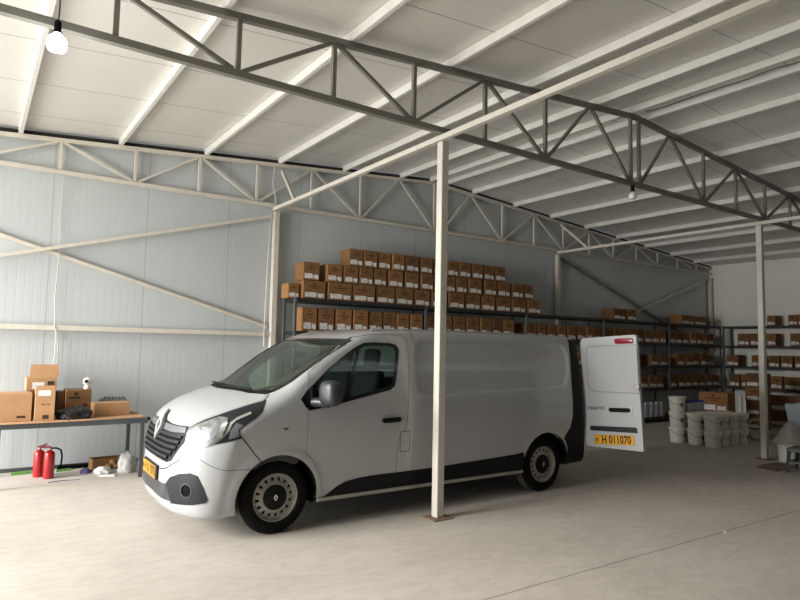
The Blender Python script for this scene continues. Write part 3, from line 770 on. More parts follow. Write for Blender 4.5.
# black bag
bm = B(); bmesh.ops.create_icosphere(bm, subdivisions=4, radius=1)
for v in bm.verts:
    c = v.co.copy()
    k = 1 + .10 * math.sin(5 * c.x + 3 * c.y) + .07 * math.sin(9 * c.y - 6 * c.z + 2 * c.x) + .05 * math.sin(14 * c.x + 5 * c.z)
    v.co = Vector((c.x * .20 * k, c.y * .16 * k, max(-.0, (c.z + .45)) * .095 * k))
o = finish('plastic_bag', bm, M['bag'], None, 60); o.location = (1.13, 8.77, TT - .001); tag(o, 'black crumpled plastic bag on the table between the boxes', 'bag')
# long low carton with tray
t = tbox('cardboard_box', 1.36, 1.80, 8.86, 9.1, TT, .17, 'card_t', 'long low tan box on the right of the table under a grey tray', None, .08)
t = tag(empty('plastic_tray', (1.64, 9.23, TT)), 'grey plastic tray of small parts behind the long low box', 'tray')
bm = B(); box(bm, -.17, .17, -.1, .1, 0, .20, .03, seg=2); finish('tray_body', bm, M['tray'], t, 40)
bm = B()
for k in range(6): tube(bm, [(-.12 + k * .045, -.05, .2), (-.11 + k * .045, -.05, .222), (-.09 + k * .045, -.03, .2)], .012, 6)
finish('small_parts', bm, M['midgrey'], t, 50)
# extinguishers
def ext(p, h, rz, label, hose=False):
    t = tag(empty('fire_extinguisher', p, rz), label, 'fire extinguisher', 'fire extinguishers under the table')
    r = .062
    bm = B(); lathe(bm, [(0, .0), (r * .95, 0), (r, .008), (r, h * .80), (r * .92, h * .86), (r * .6, h * .915), (.02, h * .94), (.02, h * .96)], 24); finish('cylinder', bm, M['red'], t, 40)
    bm = B(); lathe(bm, [(.0, h * .95), (.018, h * .95), (.018, h * 1.02), (0, h * 1.02)], 14); finish('valve', bm, M['silver'], t, 40)
    bm = B(); bar(bm, (-.02, 0, h * 1.02), (.10, 0, h * 1.05), .022, .012); finish('carry_handle', bm, M['red'], t)
    bm = B(); bar(bm, (-.02, 0, h * 1.045), (.085, 0, h * 1.13), .02, .01); finish('squeeze_lever', bm, M['red'], t)
    if hose:
        bm = B(); tube(bm, [(-.01, 0, h * 1.0), (-.07, 0, h * 1.0), (-.125, 0, h * .92), (-.145, -.01, h * .7), (-.14, -.01, h * .45), (-.12, -.01, h * .25)], .011, 8); finish('hose', bm, M['black'], t, 60)
ext((.80, 9.16, 0), .36, .3 + PI * 0, 'red fire extinguisher on the floor, left and rear of the pair', False)
ext((.90, 9.00, 0), .37, PI + .1, 'red fire extinguisher with black hose on the floor, front of the pair', True)
# debris under the table
def flat(poly, z, h, m, name, label, cat):
    c = Vector((sum(p[0] for p in poly) / len(poly), sum(p[1] for p in poly) / len(poly), 0))
    bm = B(); prism(bm, [(p[0] - c.x, p[1] - c.y) for p in poly], 0, h); o = finish(name, bm, M[m]); o.location = (c.x, c.y, z); tag(o, label, cat)
flat([(.52, 9.38), (.74, 9.42), (.74, 9.47), (.52, 9.43)], .001, .03, 'green', 'plastic_strip', 'bright green plastic strip on the floor left of the extinguishers', 'strip')
flat([(1.02, 9.36), (1.2, 9.4), (1.2, 9.45), (1.02, 9.41)], .001, .02, 'green', 'plastic_strip', 'green plastic strip on the floor right of the extinguishers', 'strip')
flat([(1.05, 9.48), (1.5, 9.5), (1.5, 9.57), (1.05, 9.56)], .001, .05, 'black', 'floor_tube', 'black strip lying along the foot of the back wall', 'strip')
t = tag(empty('cardboard_box', (1.62, 9.22, 0), .1), 'small open brown box of parts on the floor under the table', 'box')
bm = B(); box(bm, -.19, .19, 0, .012, 0, .15); box(bm, -.19, .19, .19, .2, 0, .15); box(bm, -.19, -.178, .012, .19, 0, .15); box(bm, .178, .19, .012, .19, 0, .15); box(bm, -.178, .178, .012, .19, 0, .01); finish('carton_body', bm, M['card'], t)
bm = B()
for k in range(4): lathe(bm, [(0, 0), (.03, 0), (.03, .03), (0, .03)], 12, Matrix.Translation((.0 + .05 * k, -.001, .045 + .05 * (k % 2))) @ Matrix.Rotation(PI / 2, 4, 'X'))
finish('round_fittings', bm, M['card_t'], t, 40)
def crumple(p, r, m, name, label, cat, sq=.6, seed=0):
    rnd = random.Random(seed); ph = [rnd.uniform(0, 6) for _ in range(6)]
    bm = B(); bmesh.ops.create_icosphere(bm, subdivisions=3, radius=1)
    for v in bm.verts:
        c = v.co.copy(); k = 1 + .16 * math.sin(4 * c.x + ph[0]) * math.sin(5 * c.y + ph[1]) + .10 * math.sin(9 * c.z + 7 * c.x + ph[2]) + .3 * max(0, c.z) ** 4
        v.co = Vector((c.x * r * k, c.y * r * .8 * k, max(0, c.z + .5) * r * sq * k))
    o = finish(name, bm, M[m], None, 60); o.location = p; tag(o, label, cat)
crumple((1.80, 8.93, 0), .11, 'film', 'plastic_bag', 'clear white plastic bag on the floor by the table leg, left one', 'bag', 1.3, 1)
crumple((2.07, 9.02, 0), .105, 'film', 'plastic_bag', 'white knotted plastic bag on the floor by the table leg, right one', 'bag', 1.2, 5)
crumple((1.52, 8.98, 0), .10, 'paper', 'paper_scrap', 'crumpled white paper under the table by the open box', 'paper', .5, 3)
crumple((1.34, 9.12, 0), .07, 'violet', 'cloth_rag', 'purple rag on the floor under the table', 'rag', .5, 8)
flat([(1.45, 8.8), (1.62, 8.72), (1.66, 8.80), (1.5, 8.86)], .001, .012, 'paper', 'paper_scrap', 'flat white paper scrap on the floor before the open box', 'paper')
q0, q1 = onz(48, 483), onz(80, 480)
bm = B(); tube(bm, [(0, 0, .004), ((q1[0] - q0[0]) * .5, (q1[1] - q0[1]) * .5 + .05, .004), (q1[0] - q0[0], q1[1] - q0[1], .004)], .004, 6)
o = finish('loose_cord', bm, M['violet'], None, 60); o.location = (q0[0], q0[1], .001); tag(o, 'thin blue cord lying on the floor before the extinguishers', 'cord')
# cables on the wall
def cable(pts, r, m, label):
    o0 = Vector(pts[0]); bm = B(); tube(bm, [Vector(p) - o0 for p in pts], r, 6); o = finish('wall_cable', bm, M[m], None, 60); o.location = o0; tag(o, label, 'cable')
yc = YB - .125
cx = ony(62.5, 200, yc)[0]
cable([(cx, yc + .05, 4.03), (cx - .01, yc + .09, 3.4), (cx + .005, yc + .02, 2.85), (cx - .01, yc + .09, 2.3), (cx, yc + .02, 1.95), (cx + .02, yc, 1.85), (cx + .03, yc + .05, 1.55), (cx - .01, yc + .06, 1.25), (cx - .03, yc + .05, 1.14)], .006, 'cable', 'white cable hanging down the back wall to the boxes')
cable([(cx + .03, yc + .08, 1.9), (cx + .06, yc + .07, 1.7), (cx + .07, yc + .06, 1.45), (cx + .0, yc + .05, 1.2), (cx + .02, yc + .04, 1.12)], .006, 'cable', 'second white cable hanging in a loop above the boxes')
cx2 = ony(276, 195, yc)[0]
cable([(cx2 - .05, yc - .02, 4.7), (cx2 - .07, yc - .02, 4.4), (cx2 - .02, yc - .02, 4.2), (cx2 - .01, yc - .02, 4.05), (cx2 - .06, yc, 3.95), (cx2 - .1, yc, 3.2), (cx2 - .12, yc, 2.2), (cx2 - .12, yc, 1.7)], .007, 'cable', 'pale cable running down beside the left back column')
# cable bundle slung under the purlins at upper right
pts = []
for k in range(22):
    u = k / 21; Y = 1.7 + u * 3.2
    pts.append((7.47 + .012 * math.sin(k * 1.7), Y, ztop(7.47) + .03 - .02 * abs(math.sin(k * .6))))
o0 = Vector(pts[0]); bm = B(); tube(bm, [Vector(p) - o0 for p in pts], .006, 6); o = finish('ceiling_cable', bm, M['dcable'], None, 60); o.location = o0; tag(o, 'dark sagging cable slung beside a roof purlin at upper right', 'cable')

# ================================================================== the van
def catmull(P, n=6):
    P = np.array(P, float); N = len(P); out = []
    for i in range(N):
        p0, p1, p2, p3 = P[i - 1], P[i], P[(i + 1) % N], P[(i + 2) % N]
        for t in np.arange(n) / n:
            out.append(.5 * ((2 * p1) + (p2 - p0) * t + (2 * p0 - 5 * p1 + 4 * p2 - p3) * t * t + (3 * p1 - p0 - 3 * p2 + p3) * t ** 3))
    return np.array(out)
def sdpoly(a, b, poly):
    a = np.asarray(a, float); b = np.asarray(b, float)
    d = np.full(a.shape, 1e9); s = np.ones(a.shape)
    for i in range(len(poly)):
        x0, y0 = poly[i]; x1, y1 = poly[i - 1]
        ex, ey = x1 - x0, y1 - y0; wx, wy = a - x0, b - y0
        t = np.clip((wx * ex + wy * ey) / (ex * ex + ey * ey + 1e-12), 0, 1)
        d = np.minimum(d, (wx - ex * t) ** 2 + (wy - ey * t) ** 2)
        c1 = b >= y0; c2 = b < y1; c3 = ex * wy > ey * wx
        s = np.where((c1 & c2 & c3) | (~c1 & ~c2 & ~c3), -s, s)
    return s * np.sqrt(d)
def smax(a, b, k):
    h = np.clip(.5 + .5 * (a - b) / k, 0, 1)
    return b + (a - b) * h + k * h * (1 - h)
def sstep(e0, e1, x):
    t = np.clip((x - e0) / (e1 - e0), 0, 1); return t * t * (3 - 2 * t)
V_SIDE = catmull([(.135, .205), (.06, .25), (.035, .40), (.035, .58), (.06, .75), (.095, .90), (.135, 1.01), (.20, 1.085), (.34, 1.175), (.53, 1.252), (.72, 1.314), (.88, 1.375),
    (1.12, 1.515), (1.40, 1.675), (1.66, 1.805), (1.86, 1.88), (2.12, 1.93), (2.6, 1.96), (3.4, 1.97), (4.4, 1.955), (4.96, 1.935), (5.11, 1.915), (5.20, 1.86), (5.235, 1.76),
    (5.28, 1.4), (5.31, 1.05), (5.335, .75), (5.34, .55), (5.335, .38), (5.30, .31), (5.20, .30), (3.4, .27), (1.6, .25), (.8, .22), (.3, .2)], 4)
V_SECT = catmull([(0, .0), (.5, .0), (.80, .06), (.90, .2), (.935, .33), (.958, .5), (.972, .75), (.974, 1.0), (.962, 1.18), (.938, 1.35), (.905, 1.58), (.868, 1.78), (.835, 1.865),
    (.76, 1.93), (.6, 1.955), (.3, 1.972), (0, 1.975), (-.5, 1.975), (-.6, 1), (-.5, 0)], 4)
V_RECESS = [(2.62, 1.225), (4.68, 1.275), (4.79, 1.31), (4.865, 1.44), (4.875, 1.70), (4.81, 1.79), (4.70, 1.81), (2.60, 1.805), (2.53, 1.77), (2.50, 1.70), (2.48, 1.36), (2.52, 1.26)]
_k = [(0, 0), (.2, .001), (.35, .007), (.5, .024), (.62, .056), (.72, .096), (.80, .146), (.86, .201), (.92, .286), (.96, .366), (1.05, .566), (1.3, 1.17)]
BA = np.linspace(0, 1.3, 200)
def _cub():
    xs = np.array([k[0] for k in _k]); ys = np.array([k[1] for k in _k]); m = np.gradient(ys, xs); o = []
    for v in BA:
        i = min(max(np.searchsorted(xs, v) - 1, 0), len(xs) - 2); h = xs[i + 1] - xs[i]; t = (v - xs[i]) / h
        o.append((2 * t ** 3 - 3 * t * t + 1) * ys[i] + (t ** 3 - 2 * t * t + t) * h * m[i] + (-2 * t ** 3 + 3 * t * t) * ys[i + 1] + (t ** 3 - t * t) * h * m[i + 1])
    return np.array(o)
BB = _cub()
HUBS = (.933, 4.431); HZ = .335
class Table:
    """signed distance to a closed outline, tabulated for speed"""
    def __init__(s, poly, a0, a1, b0, b1, h):
        s.a0, s.b0, s.h = a0, b0, h
        s.A = np.arange(a0, a1, h); s.Bv = np.arange(b0, b1, h)
        s.T = sdpoly(*np.meshgrid(s.A, s.Bv, indexing='ij'), poly)
    def __call__(s, a, b):
        u = np.clip((a - s.a0) / s.h, 0, len(s.A) - 1.001); v = np.clip((b - s.b0) / s.h, 0, len(s.Bv) - 1.001)
        i = u.astype(int); j = v.astype(int); u = u - i; v = v - j
        T = s.T
        return T[i, j] * (1 - u) * (1 - v) + T[i + 1, j] * u * (1 - v) + T[i, j + 1] * (1 - u) * v + T[i + 1, j + 1] * u * v
T_SIDE = Table(V_SIDE, -1.0, 6.2, -.2, 2.5, .012)
T_SECT = Table(V_SECT, -.1, 1.5, -.2, 2.5, .012)
def van_f(x, y, z, exact=False):
    ay = np.abs(y)
    s = (1 - .62 * sstep(.15, 1.5, x)) * (1 - sstep(1.5, 2.9, x))
    xw = x - np.interp(ay, BA, BB) * s + np.clip((ay - .4) / .5, 0, 2) ** 2.5 * .15 * sstep(4.2, 5.2, x)
    zz = z + .075 * np.clip(ay / .85, 0, 1.2) ** 2 * (1 - sstep(.7, 1.6, x)) * sstep(.7, 1.0, z)
    if exact: a, b = sdpoly(xw, zz, V_SIDE), sdpoly(ay, z, V_SECT)
    else: a, b = T_SIDE(xw, zz), T_SECT(ay, z)
    f = smax(a, b, .07)
    f = f + .018 * sstep(.012, -.012, sdpoly(x, z, V_RECESS)) * (ay > .6)
    for hx in HUBS:
        rr = np.hypot(x - hx, z - HZ)
        f = f - .009 * sstep(.50, .42, rr) * (ay > .6) * sstep(.9, .97, ay + .02)
    return f
def van_g(p, h=2e-4):
    x, y, z = p.T; F = lambda a, b, c: van_f(a, b, c, True)
    g = np.stack([F(x + h, y, z) - F(x - h, y, z), F(x, y + h, z) - F(x, y - h, z), F(x, y, z + h) - F(x, y, z - h)], 1) / (2 * h)
    return g
def surface_nets(fn, lo, hi, h):
    ax = [np.arange(l, u + h, h) for l, u in zip(lo, hi)]
    X, Y, Z = np.meshgrid(*ax, indexing='ij')
    V = fn(X, Y, Z); ins = V < 0
    n = np.array(V.shape) - 1
    cnt = np.zeros(n, int); acc = np.zeros(tuple(n) + (3,))
    corner = [(i, j, k) for i in (0, 1) for j in (0, 1) for k in (0, 1)]
    sl = lambda c: tuple(slice(c[d], c[d] + n[d]) for d in range(3))
    for a in corner:
        for d in range(3):
            if a[d]: continue
            b = list(a); b[d] = 1
            va, vb = V[sl(a)], V[sl(b)]; m = (va < 0) != (vb < 0)
            t = np.where(m, va / np.where(m, va - vb, 1), 0)
            for e in range(3): acc[..., e] += m * (a[e] + (t if e == d else 0))
            cnt += m
    act = cnt > 0
    idx = -np.ones(n, int); idx[act] = np.arange(act.sum())
    base = np.stack(np.nonzero(act), 1)
    P = np.array(lo) + h * (base + acc[act] / cnt[act][:, None])
    quads = []
    for d in range(3):
        e1, e2 = [(1, 2), (2, 0), (0, 1)][d]
        s0 = [slice(None)] * 3; s1 = [slice(None)] * 3; s0[d] = slice(0, -1); s1[d] = slice(1, None)
        a, b = ins[tuple(s0)], ins[tuple(s1)]
        m = a != b
        for e in (e1, e2):
            q = [slice(None)] * 3; q[e] = slice(0, 1); m[tuple(q)] = False
            q[e] = slice(-1, None); m[tuple(q)] = False
        I = np.stack(np.nonzero(m), 1); up = a[m]
        def cell(o1, o2):
            J = I.copy(); J[:, e1] -= o1; J[:, e2] -= o2; return idx[J[:, 0], J[:, 1], J[:, 2]]
        q = np.stack([cell(1, 1), cell(0, 1), cell(0, 0), cell(1, 0)], 1)
        q[~up] = q[~up][:, ::-1]; quads.append(q)
    return P, np.concatenate(quads)

VAN = tag(empty('van', (1.47, 6.31, 0), math.radians(-1.15)), 'white panel van with yellow number plates and its left rear door open', 'van')
V_NEAR = (0, -1, 0)

P, Q = surface_nets(van_f, (-.05, -1.06, .15), (5.45, 1.06, 2.03), .022)
for _ in range(3):
    g = van_g(P); f = van_f(*P.T, True); P = P - g * (f / np.maximum((g * g).sum(1), .2))[:, None]
# hollow of cab and load space
def cavity(x, y, z):
    f = van_f(x, y, z) + .032
    return np.maximum.reduce([f, .70 - x, .40 - z, x - 5.25])
CP_, CQ = surface_nets(cavity, (.6, -1.06, .3), (5.4, 1.06, 2.03), .05)
nP = len(P)
me = bpy.data.meshes.new('body_shell')
allP = np.concatenate([P, CP_]); allQ = np.concatenate([Q, CQ[:, ::-1] + nP])
me.from_pydata(allP.tolist(), [], allQ.tolist())
for mm in ('van', 'vanin', 'blackpl'): me.materials.append(M[mm])
mi = np.zeros(len(allQ), int); mi[len(Q):] = 1
cen = P[Q].mean(1); mi[:len(Q)][(cen[:, 2] < .30) & (cen[:, 0] > .75)] = 2
me.polygons.foreach_set('material_index', mi); me.update()
body = link(bpy.data.objects.new('body_shell', me))
bmx = bmesh.new(); bmx.from_mesh(me); bmesh.ops.recalc_face_normals(bmx, faces=[f for f in bmx.faces if f.material_index != 1])
# keep orientation: outer outward
vol = sum(f.calc_center_median().dot(f.normal) * f.calc_area() for f in bmx.faces if f.material_index != 1)
if vol < 0: bmesh.ops.reverse_faces(bmx, faces=[f for f in bmx.faces if f.material_index != 1])
inn = [f for f in bmx.faces if f.material_index == 1]
bmesh.ops.recalc_face_normals(bmx, faces=inn)
vol = sum((f.calc_center_median() - Vector((3, 0, 1))).dot(f.normal) * f.calc_area() for f in inn)
if vol > 0: bmesh.ops.reverse_faces(bmx, faces=inn)
bmx.to_mesh(me); bmx.free()

def boolean(o, cutters, op='DIFFERENCE'):
    """cutters: list of bmesh; applied one after another, result baked into the mesh"""
    tmp = []
    for k, cb in enumerate(cutters):
        bmesh.ops.recalc_face_normals(cb, faces=cb.faces)
        cm = bpy.data.meshes.new('cut'); cb.to_mesh(cm); cb.free()
        cm.materials.append(M['blackpl'])
        c = bpy.data.objects.new('cut', cm); COL.objects.link(c); tmp.append(c)
        md = o.modifiers.new('b%d' % k, 'BOOLEAN'); md.object = c; md.operation = op; md.solver = 'EXACT'
        try: md.material_mode = 'TRANSFER'
        except Exception: pass
    dg = bpy.context.evaluated_depsgraph_get(); dg.update()
    nm = bpy.data.meshes.new_from_object(o.evaluated_get(dg)); old = o.data
    o.modifiers.clear(); o.data = nm; bpy.data.meshes.remove(old)
    for c in tmp:
        cm = c.data; bpy.data.objects.remove(c); bpy.data.meshes.remove(cm)
def yprism(poly, y0, y1):
    b = B(); lo = [b.verts.new((x, y0, z)) for x, z in poly]; hi = [b.verts.new((x, y1, z)) for x, z in poly]
    b.faces.new(lo); b.faces.new(hi[::-1])
    for i in range(len(poly)): b.faces.new((lo[i], lo[i - 1], hi[i - 1], hi[i]))
    return b
def circ(cx, cz, r, n=48): return [(cx + r * math.cos(2 * PI * k / n), cz + r * math.sin(2 * PI * k / n)) for k in range(n)]
def inset(poly, d):
    """shrink a polygon by d (negative grows)"""
    P2 = [Vector(p) for p in poly]; n = len(P2)
    ar = sum(P2[i - 1].x * P2[i].y - P2[i].x * P2[i - 1].y for i in range(n)); sg = 1 if ar > 0 else -1
    out = []
    for i in range(n):
        a, b, c = P2[i - 1], P2[i], P2[(i + 1) % n]
        n1 = Vector((-(b - a).y, (b - a).x)).normalized() * sg; n2 = Vector((-(c - b).y, (c - b).x)).normalized() * sg
        m = n1 + n2; m = m / max(m.dot(m) / 2, .35); out.append(tuple(b + m * d))
    return out
def dense(poly, step=.03):
    out = []
    for i in range(len(poly)):
        a = np.array(poly[i], float); b = np.array(poly[(i + 1) % len(poly)], float); k = max(1, int(np.linalg.norm(b - a) / step))
        for j in range(k): out.append(tuple(a + (b - a) * j / k))
    return out
def inpoly(a, b, poly): return sdpoly(a, b, poly) < 0
def project(uv, fr):
    """2-D points of a frame (origin, u, v, n) dropped onto the van's skin along -n"""
    O, u, v, n = (np.array(q, float) for q in fr); n = n / np.linalg.norm(n)
    st = O + uv[:, :1] * u + uv[:, 1:] * v
    ts = np.arange(2.2, -1.2, -.012); hit = np.full(len(uv), np.nan); done = np.zeros(len(uv), bool)
    for t in ts:
        q = st + n * t; f = van_f(*q.T); new = (f < 0) & ~done
        hit[new] = t; done |= new
        if done.all(): break
    hit = np.where(np.isnan(hit), 0, hit)
    lo, hi = hit.copy(), hit + .012
    for _ in range(16):
        m = (lo + hi) / 2; f = van_f(*(st + n * m[:, None]).T, True)
        lo = np.where(f < 0, m, lo); hi = np.where(f < 0, hi, m)
    return st + n * lo[:, None]
SIDEF = ((0, 0, 0), (1, 0, 0), (0, 0, 1), (0, -1, 0))
FARF = ((0, 0, 0), (1, 0, 0), (0, 0, 1), (0, 1, 0))
FRONTF = ((0, 0, 0), (0, 1, 0), (0, 0, 1), (-1, 0, 0))
TOPF = ((0, 0, 0), (1, 0, 0), (0, 1, 0), (0, 0, 1))
REARF = ((4.5, 0, 0), (0, 1, 0), (0, 0, 1), (1, 0, 0))
def diag(ax, ay):          # looks at the near front corner, direction (-ax,-ay)
    l = math.hypot(ax, ay); return ((0, 0, 0), (ay / l, -ax / l, 0), (0, 0, 1), (-ax / l, -ay / l, 0))
def uvof(pts, fr):
    O, u, v, n = (np.array(q, float) for q in fr); p = np.array(pts, float) - O
    return [tuple(q) for q in np.stack([p @ u, p @ v], 1)]
def patch(name, poly, fr, m, off=.003, thick=.010, holes=(), step=.03, mirror=False, parent=None, smooth=40, inner=None):
    """a moulded piece that follows the van's skin inside a 2-D outline"""
    res = []
    loops = [dense(poly, step)] + [dense(h, step) for h in holes]
    pts = []; edges = []
    for lp in loops:
        b = len(pts); pts += lp; edges += [(b + i, b + (i + 1) % len(lp)) for i in range(len(lp))]
    arr = np.array(pts); lo = arr.min(0); hi = arr.max(0)
    gx, gy = np.meshgrid(np.arange(lo[0] + step / 2, hi[0], step), np.arange(lo[1] + step / 2, hi[1], step), indexing='ij')
    g = np.stack([gx.ravel(), gy.ravel()], 1)
    sd = sdpoly(g[:, 0], g[:, 1], loops[0]); keep = sd < -step * .4
    for h in loops[1:]: keep &= sdpoly(g[:, 0], g[:, 1], h) > step * .4
    pts += [tuple(q) for q in g[keep]]
    r = delaunay_2d_cdt([Vector(p) for p in pts], edges, [], 0, 1e-5)
    v2 = np.array([tuple(v) for v in r[0]]); tri = [f for f in r[2]]
    c = np.array([v2[list(f)].mean(0) for f in tri])
    ok = inpoly(c[:, 0], c[:, 1], loops[0])
    for h in loops[1:]: ok &= ~inpoly(c[:, 0], c[:, 1], h)
    tri = [list(f) for f, k in zip(tri, ok) if k]
    used = sorted({i for f in tri for i in f}); rm = {o: k for k, o in enumerate(used)}
    v2 = v2[used]; tri = [[rm[i] for i in f] for f in tri]
    p3 = project(v2, fr); g = van_g(p3); nn = g / np.maximum(np.linalg.norm(g, axis=1), 1e-6)[:, None]
    n = len(p3)
    top = p3 + nn * off; bot = p3 + nn * (off - thick)
    cnt = {}
    for f in tri:
        for a, b in zip(f, f[1:] + f[:1]): cnt[(a, b)] = cnt.get((a, b), 0) + 1
    rim = [(a, b) for (a, b) in cnt if (b, a) not in cnt]
    faces = tri + [[i + n for i in f[::-1]] for f in tri] + [[b, a, a + n, b + n] for a, b in rim]
    for k in range(2 if mirror else 1):
        co = np.concatenate([top, bot])
        if k: co = co * np.array([1, -1, 1])
        bm = B(); vs = [bm.verts.new(q) for q in co]
        for fi, f in enumerate(faces):
            try: fc = bm.faces.new([vs[i] for i in f])
            except ValueError: continue
            if inner is not None and n <= f[0] and fi >= len(tri) and fi < 2 * len(tri): fc.material_index = 1
        res.append(finish(name, bm, [m] if inner is None else [m, inner], parent or VAN, smooth))
    return res if mirror else res[0]
def ribbon(pts, w):
    """outline of a strip of width w along 2-D points"""
    P2 = [Vector(p) for p in pts]; L_, R_ = [], []
    for i, p in enumerate(P2):
        d = (P2[min(i + 1, len(P2) - 1)] - P2[max(i - 1, 0)]).normalized(); nrm = Vector((-d.y, d.x)) * w / 2
        L_.append(tuple(p + nrm)); R_.append(tuple(p - nrm))
    return L_ + R_[::-1]

# ---- outlines (side view x,z)
DOOR = [(1.20, .72), (1.205, 1.0), (1.212, 1.30), (1.225, 1.475), (1.45, 1.655), (1.62, 1.765), (1.76, 1.832), (1.95, 1.865), (2.30, 1.868), (2.37, 1.85), (2.40, 1.78),
        (2.385, 1.5), (2.36, 1.15), (2.337, .94), (2.302, .865), (2.25, .81), (2.232, .74), (2.228, .50), (2.225, .285), (1.40, .275), (1.385, .38), (1.33, .55), (1.26, .66)]
WIN = [(1.133, 1.23), (1.183, 1.151), (1.225, 1.122), (1.423, 1.150), (1.716, 1.209), (2.135, 1.293), (2.20, 1.333), (2.242, 1.498), (2.279, 1.707), (2.247, 1.759), (2.173, 1.778), (1.988, 1.782),
       (1.855, 1.775), (1.745, 1.728), (1.637, 1.661), (1.429, 1.513), (1.284, 1.380), (1.187, 1.297)]
PANE = [(1.36, 1.185), (1.44, 1.195), (1.716, 1.247), (2.12, 1.328), (2.165, 1.36), (2.205, 1.50), (2.238, 1.69), (2.22, 1.735), (2.16, 1.748), (1.99, 1.752), (1.87, 1.745), (1.77, 1.70), (1.66, 1.635), (1.46, 1.50), (1.33, 1.385), (1.30, 1.32)]
FARWIN = [(2.66, 1.30), (3.60, 1.33), (3.66, 1.38), (3.66, 1.70), (3.60, 1.75), (2.72, 1.75), (2.66, 1.70)]
WSH = [(.622, 0, 1.28), (.645, -.216, 1.282), (.70, -.45, 1.272), (.755, -.62, 1.262), (.855, -.786, 1.262), (.975, -.823, 1.31), (1.10, -.855, 1.385), (1.25, -.868, 1.49), (1.43, -.868, 1.608), (1.60, -.855, 1.72), (1.735, -.828, 1.796),
       (1.70, -.62, 1.812), (1.685, -.40, 1.82), (1.68, 0, 1.825)]
s31 = math.radians(31)
WSF = ((0, 0, 0), (0, 1, 0), (math.cos(s31), 0, math.sin(s31)), (-math.sin(s31), 0, math.cos(s31)))
wsh_uv = uvof(WSH, WSF); wsh_uv = wsh_uv + [(-a, b) for a, b in wsh_uv[::-1]][1:-1]
# remove duplicate centre points, order is a loop
wsh_in = inset(wsh_uv, .05)

# ---- cut the shell
bump_poly = [(-.2, .15), (-.2, .56), (.041, .575), (.079, .645), (.122, .70), (.17, .722), (.244, .722), (.32, .672), (.391, .642), (.46, .63), (.80, .62), (.80, .15)]
arch = []
for hx in HUBS:
    for y0, y1 in ((-1.2, -.58), (.58, 1.2)): arch.append(yprism(circ(hx, HZ, .395), y0, y1))
wcut = B()
O, u_, v_, n_ = (Vector(q) for q in WSF)
wi = inset(wsh_uv, .02)
a = [wcut.verts.new(u_ * p[0] + v_ * p[1] + n_ * (.42)) for p in wi]; b = [wcut.verts.new(u_ * p[0] + v_ * p[1] + n_ * (.95)) for p in wi]
wcut.faces.new(a); wcut.faces.new(b[::-1])
for i in range(len(wi)): wcut.faces.new((a[i], a[i - 1], b[i - 1], b[i]))
rear = B(); box(rear, 5.05, 5.6, -.79, -.02, .52, 1.84)
bump = link(bpy.data.objects.new('front_bumper', body.data.copy()))
boolean(bump, [yprism(bump_poly, -1.3, 1.3)], 'INTERSECT')
boolean(body, [yprism(inset(bump_poly, -.004), -1.3, 1.3)])
for hx, y0, y1 in ((HUBS[0], -1.2, -.58), (HUBS[0], .58, 1.2)): boolean(bump, [yprism(circ(hx, HZ, .395), y0, y1)])
for c_ in arch + [wcut, rear, yprism(DOOR, -1.3, -.62), yprism(inset(WIN, .012), .6, 1.3), yprism(FARWIN, .6, 1.3)]: boolean(body, [c_])
for o in (body, bump):
    o.parent = VAN
    for p in o.data.polygons: p.use_smooth = True
    o.data.set_sharp_from_angle(angle=math.radians(32))

# ---- driver's door
door = patch('front_door', inset(DOOR, .004), SIDEF, M['van'], 0, .03, [inset(WIN, .012)], .035, inner=M['vanin'])
patch('window_frame', WIN, SIDEF, M['gloss_black'], .002, .012, [PANE], .03, parent=door)
patch('window_pane', inset(PANE, -.01), SIDEF, M['glass_s'], -.004, .004, [], .04, parent=door)
patch('window_divider', ribbon([(1.655, 1.23), (1.70, 1.45), (1.785, 1.72)], .035), SIDEF, M['gloss_black'], .001, .012, parent=door)
def rrect(x0, x1, z0, z1, r=.012, sk=0.0):
    o = []
    for cx, cz, a0 in ((x1 - r, z1 - r, 0), (x0 + r, z1 - r, 90), (x0 + r, z0 + r, 180), (x1 - r, z0 + r, 270)):
        for k in range(5):
            a = math.radians(a0 + k * 22.5); x = cx + r * math.cos(a); o.append((x, cz + r * math.sin(a) + sk * (x - x0)))
    return o
patch('door_handle', rrect(2.03, 2.245, .965, 1.012, .018, .03), SIDEF, M['gloss_black'], .03, .05, (), .012, parent=door)
patch('far_window_frame', WIN, FARF, M['gloss_black'], .002, .012, [PANE], .03)
patch('far_window_pane', inset(PANE, -.01), FARF, M['glass_s'], -.004, .004, [], .05)
patch('far_side_pane', inset(FARWIN, -.02), FARF, M['glass_s'], -.004, .004, [], .06)
# mirror
mr = empty('door_mirror'); mr.parent = door; mr.name = 'door_mirror'
def ellip(bm, c, r, p=2.6, seg=28, rings=16):
    bmesh.ops.create_uvsphere(bm, u_segments=seg, v_segments=rings, radius=1)
    for v in bm.verts:
        co = v.co
        v.co = Vector([math.copysign(abs(q) ** (2 / p), q) for q in co]);
        v.co = Vector((c[0] + v.co.x * r[0], c[1] + v.co.y * r[1], c[2] + v.co.z * r[2]))
bm = B(); ellip(bm, (1.365, -1.12, 1.29), (.080, .105, .122), 3.0)
for v in bm.verts:
    if v.co.x > 1.395: v.co.x = 1.395 + (v.co.x - 1.395) * .2
    v.co.x += (v.co.y + 1.13) * -.25
mir = finish('mirror_housing', bm, M['mirror'], door, 60)
bm = B(); ellip(bm, (1.403, -1.118, 1.29), (.016, .098, .112), 4.0)
for v in bm.verts: v.co.x += (v.co.y + 1.13) * -.25
finish('mirror_glass', bm, M['gloss_black'], door, 60)
bpy.data.objects.remove(mr)
bm = B(); tube(bm, [(1.27, -.93, 1.195), (1.30, -1.0, 1.20), (1.36, -1.09, 1.20)], [.05, .045, .05], 12); finish('mirror_arm', bm, M['mirror'], door, 60)

